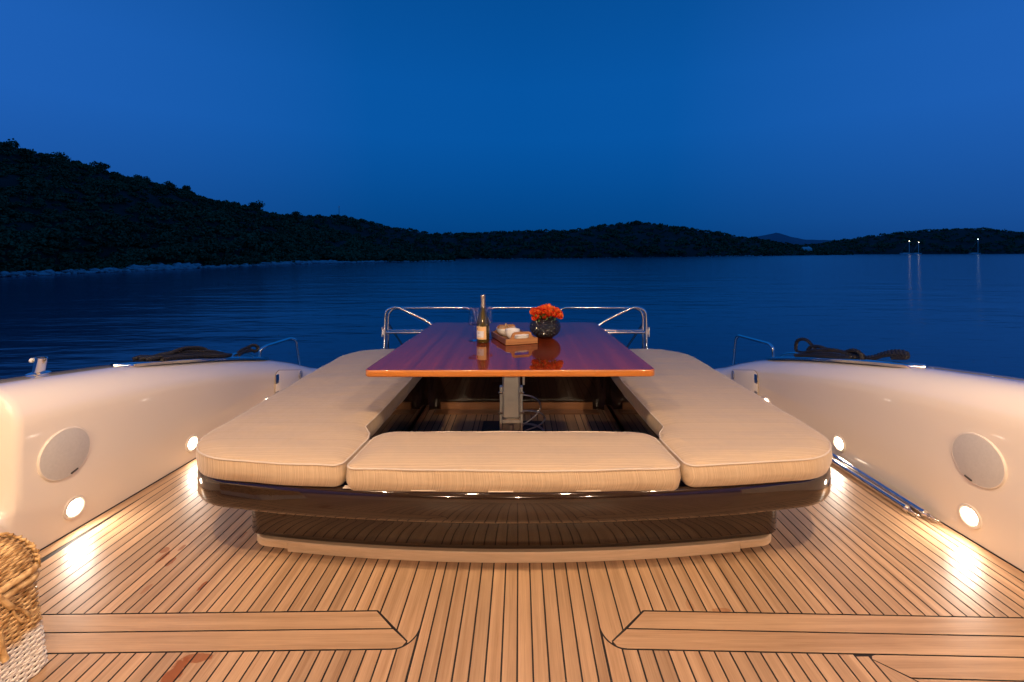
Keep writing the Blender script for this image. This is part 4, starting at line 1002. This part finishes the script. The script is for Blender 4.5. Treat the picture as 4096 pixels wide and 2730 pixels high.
for i, (px, py) in enumerate(RS): rose(px, py, 3.08 + (-.055 if py > 715 else .02) + (.015 * ((i * 7) % 3 - 1)), 0.0275 * (1.0 + .12 * ((i * 5) % 3 - 1)), RL[i])
b = B()
for (a, l_) in ((-2.7, .085), (-2.2, .06), (-.5, .08), (-1.2, .05), (-1.9, .055), (.4, .07), (2.6, .07)):
    p0 = Vector((vx + math.cos(a) * .035, vy + math.sin(a) * .035, TZ + .148)); d = Vector((math.cos(a), math.sin(a), .12)); s = Vector((-d.y, d.x, 0)) * .012
    b.add([p0, p0 + d * l_ * .5 - s + Vector((0, 0, .008)), p0 + d * l_, p0 + d * l_ * .5 + s + Vector((0, 0, .008))], [(0, 1, 2, 3)])
o = W(b, 'leaves', M['leafgreen'], vase)
# ------------------------------------------------------------------ stern rail in three sections
RY = 4.30; ZR = 4.30; rr_ = .0125
def rp(px, py, dy=0): return at(px, py, RY + dy)
def post(p_, z=0.0): return Vector((p_.x, p_.y, z))
def side_section(sg, lab):
    m = lambda px: px if sg < 0 else 2 * 1184.8 - px
    dyr = 0
    t = thing('stern_rail', (rp(m(885), 760).x, RY, 0), lab, 'rail', 'steel rail sections across the stern')
    a = rp(m(884.4), 760)
    p1 = [post(a), rp(m(884.4), 709), rp(m(915), 706), rp(m(996), 745), rp(m(1060), 776)]
    p1 = [Vector(p_) for p_ in p1]
    W(B().tube(fil3([p1[0], rp(m(884.4), 740), rp(m(886), 712), rp(m(912), 704.5), rp(m(1000), 747.5), post(rp(m(1075), 776), .25), post(rp(m(1075), 776), 0)], .14, 12), rr_, 14), 'bent_post', M['chrome'], t)
    W(B().tube(fil3([post(rp(m(892), 740, .03)), rp(m(892), 707.5, .03), rp(m(1080), 707.5, .03), rp(m(1098), 732, .03), post(rp(m(1099), 740, .03), .0)], .11, 10), rr_ * .92, 12), 'top_rail', M['chrome'], t)
    W(B().tube([rp(m(888), 764.5), rp(m(1096), 764.5, .02)], rr_, 12), 'lower_rail', M['chrome'], t)
    W(B().tube([rp(m(892), 759.5, .05), rp(m(1096), 759.5, .05)], rr_ * .8, 12), 'lower_rail', M['chrome'], t)
    W(B().tube([rp(m(892), 744, .05), rp(m(930), 800, .35)], rr_ * .9, 10), 'brace', M['chrome'], t)
    hb = B(); hb.tube([rp(m(878.2), 752), rp(m(878.2), 762.5)], .0085, 12); hb.tube([rp(m(878.2), 763.5), rp(m(878.2), 774)], .0085, 12); hb.box(rp(m(881), 763), (.02, .006, .05)); W(hb, 'hinge', M['chrome'], t)
    W(B().lathe([(.04, 0), (.04, .006), (.018, .012), (.0125, .02)], 20, post(a)), 'foot_flange', M['chrome'], t)
side_section(-1, 'polished steel rail section behind the wine bottle side of the table')
side_section(1, 'polished steel rail section behind the flower vase side of the table')
t = thing('stern_rail', (rp(1184, 760).x, RY, 0), 'short middle rail section between the two larger ones', 'rail', 'steel rail sections across the stern')
W(B().tube(fil3([post(rp(1113, 740)), rp(1113, 725), rp(1128, 707.3), rp(1236, 707.3), rp(1252, 725), post(rp(1252, 740))], .10, 10), rr_, 12), 'top_rail', M['chrome'], t)
W(B().tube([rp(1113, 764), rp(1252, 764)], rr_, 12), 'lower_rail', M['chrome'], t)
# ------------------------------------------------------------------ grab rails at the quarters
def topx(Y, u): return wallx(Y) + u
for sg in (-1, 1):
    t = thing('grab_rail', (sg * topx(4.3, .12) + CX, 4.3, G(4.3)), ('bent steel grab rail on the left quarter beyond the rope', 'bent steel grab rail on the right quarter before the rope')[sg > 0], 'grab rail', 'grab rails on the quarters')
    def gp(px, py, Y):
        q_ = at(px, py, Y); return q_
    if sg > 0: pp = [(1778.5, 827, 3.98), (1776.5, 800, 3.98), (1768, 790.5, 4.02), (1697, 771.5, 4.58), (1691, 778, 4.62), (1683, 850, 4.66)]
    else: pp = [(594, 832, 3.98), (598, 804, 3.98), (610, 796, 4.02), (668, 778, 4.50), (680, 781, 4.56), (692, 852, 4.60)]
    pp = [at(*q_) for q_ in pp]; pp[0].z -= .02; pp[-1].z -= .05
    W(B().tube(fil3(pp, .08, 8), .0135, 14), 'bent_tube', M['chrome'], t)
    W(B().lathe([(.03, 0), (.03, .004), (.017, .010)], 20, (pp[0].x, pp[0].y, G(pp[0].y) - .002)), 'foot_flange', M['chrome'], t)
# ------------------------------------------------------------------ fairlead plates and ropes
def fairlead(side, Y0, Y1, lab):
    t = thing('fairlead', (side * topx((Y0 + Y1) / 2, .17) + CX, (Y0 + Y1) / 2, G((Y0 + Y1) / 2)), lab, 'fairlead', 'steel fairleads on the coamings')
    n = 40; b = B(); vs = []; fs = []
    for i in range(n + 1):
        s = i / n; Y = Y0 + (Y1 - Y0) * s; hw_ = .095 * math.sqrt(max(0.0, 1 - (2 * s - 1) ** 6)) + .002; z = G(Y) + .004
        for (u, dz) in ((-hw_, -.012), (-hw_, .004), (-hw_ + .008, .010), (hw_ - .008, .010), (hw_, .004), (hw_, -.012)): vs.append((side * (topx(Y, .165) + u) + CX, Y, z + dz))
    for i in range(n):
        for k in range(5):
            q_ = (i * 6 + k, i * 6 + k + 1, i * 6 + 7 + k, i * 6 + 6 + k); fs.append(q_ if side > 0 else q_[::-1])
    b.add(vs, fs); W(b, 'plate', M['chrome'], t, 50)
    # horned throat where the lines leave the deck
    Yc = Y1 - .22; zc = G(Yc) + .012; xc = side * topx(Yc, .20) + CX
    hp = []
    for i in range(17):
        a = PI * i / 16; hp.append(Vector((xc, Yc - .15 * math.cos(a), zc + .030 * math.sin(a) ** .8 + (G(Yc - .15 * math.cos(a)) - G(Yc)))))
    W(B().tube(hp, .010, 12), 'throat', M['chrome'], t)
    # cleat
    Yk_ = (Y0 + Y1) / 2; xk = side * topx(Yk_, .15) + CX; b = B()
    b.tube([(xk, Yk_ - .05, G(Yk_ - .05)), (xk, Yk_ - .05, G(Yk_) + .045)], .014, 10); b.tube([(xk, Yk_ + .05, G(Yk_ + .05)), (xk, Yk_ + .05, G(Yk_) + .035)], .014, 10)
    b.tube([(xk, Yk_ - .15, G(Yk_) + .06), (xk, Yk_ - .07, G(Yk_) + .055), (xk, Yk_ + .07, G(Yk_) + .035), (xk, Yk_ + .15, G(Yk_) + .025)], [.008, .015, .015, .008], 10); W(b, 'cleat', M['chrome'], t)
fairlead(-1, 2.55, 3.92, 'long polished steel fairlead plate under the rope on the left coaming')
fairlead(1, 2.50, 3.90, 'long polished steel fairlead plate under the rope on the right coaming')
def rope_path(b, pts, r=.0130, closed=False):
    """three strands laid round a path"""
    P_ = spline(pts, 10, closed); L_ = [0]
    for i in range(1, len(P_)): L_.append(L_[-1] + (P_[i] - P_[i - 1]).length)
    tot = L_[-1]; n = max(8, int(tot / (r * .55))); Q = []
    for i in range(n + 1):
        s = tot * i / n; j = max(0, min(len(L_) - 2, int(np.searchsorted(L_, s)) - 1)); f = (s - L_[j]) / max(1e-9, L_[j + 1] - L_[j]); Q.append(P_[j].lerp(P_[j + 1], f))
    u = None; fr = []
    for i in range(len(Q)):
        T = (Q[min(len(Q) - 1, i + 1)] - Q[max(0, i - 1)]).normalized()
        if u is None: u = T.orthogonal()
        u = (u - T * u.dot(T)).normalized(); fr.append((u.copy(), T.cross(u)))
    for k in range(3):
        st = [Q[i] + (fr[i][0] * math.cos(2 * PI * k / 3 + (tot * i / n) / (r * 6.5) * 2 * PI) + fr[i][1] * math.sin(2 * PI * k / 3 + (tot * i / n) / (r * 6.5) * 2 * PI)) * r * .52 for i in range(len(Q))]
        b.tube(st, r * .56, 7)
def rp2(side, Y, u, h): return Vector((side * topx(Y, u) + CX, Y, G(Y) + .016 + h))
def coil(b, side, Y0, Y1, n, seed, spread=.07, hmax=.06):
    rd = random.Random(seed)
    for k in range(n):
        j = lambda s: rd.uniform(-s, s); u0 = .165 + (k / (n - 1) - .5) * spread * 2
        h = .012 + hmax * (1 - abs(k / (n - 1) * 2 - 1)) * rd.uniform(.5, 1)
        b_pts = [rp2(side, Y0 + j(.03), u0 + j(.01), .006), rp2(side, Y0 + (Y1 - Y0) * .25, u0 + j(.02), h * .8), rp2(side, Y0 + (Y1 - Y0) * .5, u0 + j(.02), h), rp2(side, Y0 + (Y1 - Y0) * .75, u0 + j(.02), h * .9), rp2(side, Y1 + j(.03), u0 + j(.01), .010)]
        rope_path(b, b_pts)
b = B(); coil(b, -1, 2.78, 3.42, 7, 3, .075, .055); coil(b, -1, 2.85, 3.30, 4, 5, .04, .085)
for (Ya, Yb) in ((2.78, 3.42),):
    for k in range(3): rope_path(b, [rp2(-1, 2.80, .10 + .05 * k, .02), rp2(-1, 2.72, .12 + .04 * k, .012), rp2(-1, 2.80, .15 + .04 * k, .02)])
o = W(b, 'mooring_rope', M['rope'], None); tag(o, 'flattened bundle of black mooring rope on the left coaming plate', 'rope', 'black mooring ropes')
b = B(); rope_path(b, [rp2(-1, 3.60, .19, .012), rp2(-1, 3.68, .2, .05), rp2(-1, 3.76, .21, .075), rp2(-1, 3.82, .20, .10), rp2(-1, 3.86, .19, .085), rp2(-1, 3.85, .20, .05), rp2(-1, 3.79, .22, .065)])
rope_path(b, [rp2(-1, 3.58, .15, .012), rp2(-1, 3.68, .17, .04), rp2(-1, 3.78, .2, .05)])
o = W(b, 'mooring_rope', M['rope'], None); tag(o, 'short knotted end of black rope in the left fairlead', 'rope', 'black mooring ropes')
b = B(); coil(b, 1, 2.95, 3.50, 6, 11, .07, .045); coil(b, 1, 3.02, 3.35, 4, 12, .04, .075)
def A_(px, py, X=2.24): return onx(px, py, X)
rope_path(b, [A_(1850, 811), A_(1832, 808), A_(1829, 795), A_(1833, 783), A_(1846, 779.5), A_(1857, 784), A_(1866, 794), A_(1877, 806), A_(1890, 812)])
rope_path(b, [A_(1853, 814), A_(1858, 803), A_(1866, 796.5), A_(1884, 797), A_(1902, 803), A_(1925, 808), A_(1950, 810), A_(1972, 812), A_(1984, 818)])
rope_path(b, [A_(1880, 815, 2.2), A_(1893, 806, 2.2), A_(1908, 806, 2.2), A_(1930, 812, 2.2), A_(1940, 819, 2.2)])
rope_path(b, [A_(1936, 820, 2.2), A_(1944, 810, 2.2), A_(1958, 805, 2.2), A_(1972, 808, 2.2), A_(1980, 817, 2.2), A_(1979, 824, 2.2)])
o = W(b, 'mooring_rope', M['rope'], None); tag(o, 'black mooring rope with a raised loop beside the grab rail', 'rope', 'black mooring ropes')
b = B()
for (o1, o2, u_) in ((0, 0, 2.27), (1.5, 3, 2.25), (4, 7, 2.24)):
    rope_path(b, [A_(1984, 822 + .6 * o1, u_), A_(2008, 820 + .7 * o1, u_), A_(2030, 813 + o1, u_), A_(2054, 808 + o2, u_), A_(2076, 809 + o2, u_), A_(2085, 814 + o2 * .8, u_), A_(2078, 818 + o2 * .6, u_), A_(2050, 819 + o2 * .4, u_)])
o = W(b, 'mooring_rope', M['rope'], None); tag(o, 'doubled black rope end at the forward tip of the right plate', 'rope', 'black mooring ropes')
# ------------------------------------------------------------------ tube holder on the left coaming
ht = at(88, 862, 2.27); base = Vector((ht.x, ht.y, G(2.27) + .004)); d_ = Vector((.17, .02, 1)).normalized()
R_ = Vector((0, 0, 1)).rotation_difference(d_).to_matrix()
t = thing('pole_holder', base, 'short slanted chrome tube holder with white knob on the coaming', 'tube holder')
B().lathe([(.046, -.004), (.046, .003), (.036, .007), (.020, .010), (.001, .010)], 32).build('flange', M['chrome'], t)
B().lathe([(.0240, 0), (.0240, .080), (.022, .081), (.019, .080), (.019, .05), (.001, .05)], 32, (0, 0, 0), R_).build('socket_tube', M['chrome'], t)
kn = R_ @ Vector((-.024, -.006, .062)); Rk = Vector((0, 0, 1)).rotation_difference(Vector((-1, -.3, .15)).normalized()).to_matrix()
b = B(); b.lathe([(.004, -.006), (.004, .004), (.010, .0045), (.0115, .007), (.0115, .015), (.010, .018), (.001, .019)], 20, kn, Rk); b.build('knob', M['white_plastic'], t)
# ------------------------------------------------------------------ steel poles along the right wall
def pole(x0, Y0, x1, Y1, z, r, lab):
    t = thing('steel_pole', (x0, Y0, z), lab, 'pole', 'steel poles lying on the deck')
    a = Vector((x0, Y0, z)); c = Vector((x1, Y1, z)); d = (a - c).normalized()
    W(B().tube([c, a], r, 24), 'tube', M['chrome'], t)
    Rz = Vector((0, 0, 1)).rotation_difference(d).to_matrix()
    W(B().lathe([(r * .7, -.004), (r * 1.12, 0), (r * 1.12, .012), (r * .8, .018), (r * .45, .026), (.001, .027)], 20, a, Rz), 'collar', M['chrome'], t)
    side = d.cross(Vector((0, 0, 1))).normalized(); up = Vector((0, 0, 1))
    q0 = a + d * .02
    W(B().tube(spline([q0, q0 + d * .02 + side * .012 + up * .004, q0 + d * .042 + side * .006 + up * .006, q0 + d * .055 - side * .006, q0 + d * .050 - side * .014 - up * .004], 6), .0042, 8), 'hook', M['chrome'], t)
    W(B().tube([q0 + side * .010 + up * (.010 * math.sin(s)) + d * (.012 + .012 * math.cos(s)) - side * .006 for s in np.linspace(0, 2 * PI, 14)[:-1]], .0034, 8, closed=True), 'ring', M['chrome'], t)
    W(B().tube(spline([q0 - side * .006, q0 + d * .018 - side * .012 - up * .006, q0 + d * .038 - side * .004 - up * .010], 6), .0042, 8), 'hook', M['chrome'], t)
pole(2.030, 2.285, 1.995, 4.05, .0225, .0190, 'polished steel pole on the deck, the one against the coaming')
pole(1.978, 2.335, 1.935, 4.00, .0200, .0175, 'polished steel pole on the deck, the one nearer the bench')
# ------------------------------------------------------------------ wicker hamper
hx0, hx1, hy0, hy1 = -1.945, -1.522, .93, 1.482
HT = .285
hamper = thing('wicker_hamper', ((hx0 + hx1) / 2, (hy0 + hy1) / 2, 0), 'wicker hamper with white dipped base and cane lid in the corner', 'hamper')
def hring(z, off=0):
    k = z / HT; x1 = hx1 - .050 * k; x0 = hx0 + .01 * k; y1 = hy1 + .008 * k; y0 = hy0
    return offs(ccw(fillet([(x0, y0, .04), (x1, y0, .04), (x1, y1, .035), (x0, y1, .04)], 6)), off)
b = B(); b.rings([[(x, y, z) for x, y in dens(hring(z, -.007), 5)] for z in (.004, HT)], bottom=True, top=False); W(b, 'lining', M['wicker_dark'], hamper)
ST = .020
def weave(b, loop_fn, zz, parity, r, amp=.0034, closed=True):
    ol = loop_fn(zz); P_ = [Vector(p_) for p_ in ol]; n = len(P_); L_ = [0]
    for i in range(n): L_.append(L_[-1] + (P_[(i + 1) % n] - P_[i]).length)
    tot = L_[-1]; m = int(tot / (ST / 5)); st = round(tot / ST / 2) * 2; pts = []
    for i in range(m):
        s = tot * i / m; j = int(np.searchsorted(L_, s, side='right')) - 1; j = min(j, n - 1); f = (s - L_[j]) / max(1e-9, L_[j + 1] - L_[j])
        p_ = P_[j].lerp(P_[(j + 1) % n], f); tdir = (P_[(j + 1) % n] - P_[j]).normalized(); nn = Vector((tdir.y, -tdir.x))
        q_ = p_ + nn * amp * math.sin(PI * s / tot * st + parity * PI) + nn * .0012 * mnoise.noise(Vector((s * 30, zz * 50, 0)))
        pts.append((q_.x, q_.y, zz + .0022 * mnoise.noise(Vector((s * 14, zz * 90, 3)))))
    b.tube(pts, r, 6, closed=True)
b = B(); z = .006; k = 0
while z < HT - .006:
    weave(b, lambda q_: hring(q_, 0), z, k % 2, .0040); z += .0072; k += 1
W(b, 'woven_body', M['wicker'], hamper, 60)
b = B(); ol = hring(.1); P_ = [Vector(p_) for p_ in ol]
per = dens(hring(0, -.002), ST * 1.0); per2 = dens(hring(HT, -.002), ST * 1.0)
for i in range(0, min(len(per), len(per2))): b.tube([(per[i][0], per[i][1], .003), (per2[i][0], per2[i][1], HT)], .0030, 5)
W(b, 'stakes', M['wicker'], hamper, 60)
# lid, arched across
lx1, lx0 = hx1 - .048, hx0 + .008; lc = (lx0 + lx1) / 2; lw = (lx1 - lx0) / 2; LH = .112; LB = HT + .018
b = B(); bl = B(); nrow = 46
prevs = []
for i in range(nrow + 1):
    a = PI * i / nrow; x = lc + lw * math.copysign(abs(math.cos(a)) ** .72, math.cos(a)); z = LB + LH * abs(math.sin(a)) ** .78
    nn = Vector((math.cos(a), 0, math.sin(a))); m = int((hy1 - hy0) / (ST / 5)); pts = []
    for j in range(m + 1):
        y = hy0 + (hy1 + .008 - hy0) * j / m; endr = .018 * smooth(.93, 1.0, j / m) 
        o_ = .0034 * math.sin(PI * (y - hy0) / ST + (i % 2) * PI) - endr
        pts.append(Vector((x, y, z)) + nn * o_ + Vector((0, 0, .0018 * mnoise.noise(Vector((y * 14, i * 1.7, 0))))))
    b.tube(pts, .0044, 6)
    prevs.append((x - nn.x * .007, z - nn.z * .007))
W(b, 'woven_lid', M['cane'], hamper, 60)
vs = [(x, y, z) for y in (hy0 + .004, hy1 - .002) for x, z in prevs]; n_ = len(prevs)
bl.add(vs, [(i, i + 1, n_ + i + 1, n_ + i) for i in range(n_ - 1)] + [tuple(range(n_))[::-1], tuple(range(n_, 2 * n_))]); W(bl, 'lid_lining', M['wicker_dark'], hamper)
# rows closing the lid's end
b = B()
for k in range(14):
    z = LB + LH * k / 14; c_ = (k / 14); hwid = lw * math.cos(math.asin(min(1, c_ ** (1 / .78)))) ** .72 if c_ < 1 else 0
    pts = [(lc + hwid * s, hy1 + .008 + .0035 * math.sin(s * hwid / ST * PI + (k % 2) * PI), z) for s in np.linspace(-1, 1, 60)]
    b.tube(pts, .0044, 6)
W(b, 'lid_end', M['cane'], hamper, 60)
for (zz, rr2, off_) in ((HT - .004, .0125, .004), (HT + .022, .0120, .003)):
    o2 = dens(hring(HT, off_), .008); pts = [(x, y, zz) for x, y in o2]; rad = [rr2 * (1 + .06 * math.sin(i * 1.3)) for i in range(len(pts))]
    W(B().tube(pts, rad, 10, closed=True), 'rim', M['cane'], hamper, 60)
def hp_(px, py, d=.0): return onx(px, py, -1.582 + d)
lp = [hp_(-6, 1371, .02), hp_(14, 1387, .022), hp_(27.7, 1397, .025)]
W(B().tube(spline(lp, 6), [.0075 * (1 + .08 * (i % 2)) for i in range(len(spline(lp, 6)))], 10), 'toggle_stem', M['cane'], hamper)
W(B().tube(spline([hp_(27, 1397, .025), hp_(46, 1401, .032), hp_(60, 1408, .036), hp_(67, 1418, .036), hp_(62, 1427, .034), hp_(50, 1429, .032), hp_(38, 1418, .030), hp_(29, 1404, .027)], 6), .0038, 8), 'toggle_loop', M['cane'], hamper)
lp = [hp_(-4, 1455, .035), hp_(2, 1485, .040), hp_(8, 1508, .045), hp_(13, 1518, .048)]; lp2 = spline(lp, 6)
W(B().tube(lp2, [.0085 * (1 + .08 * (i % 2)) for i in range(len(lp2))], 10), 'wrapped_strap', M['cane'], hamper)
# ------------------------------------------------------------------ overhang above the camera, with its downlights
b = B()
b.box((0, -.95, CEIL + .06), (5.2, 4.5, .12)); o = b.build('overhang_ceiling', M['gelcoat'], sm=0); tag(o, kind='structure')
b = B(); b.box((0, -3.2, 1.0), (5.2, .1, 2.3)); o = b.build('saloon_bulkhead_wall', mat('dark_bulkhead', (.20, .14, .09), .35), sm=0); tag(o, kind='structure')
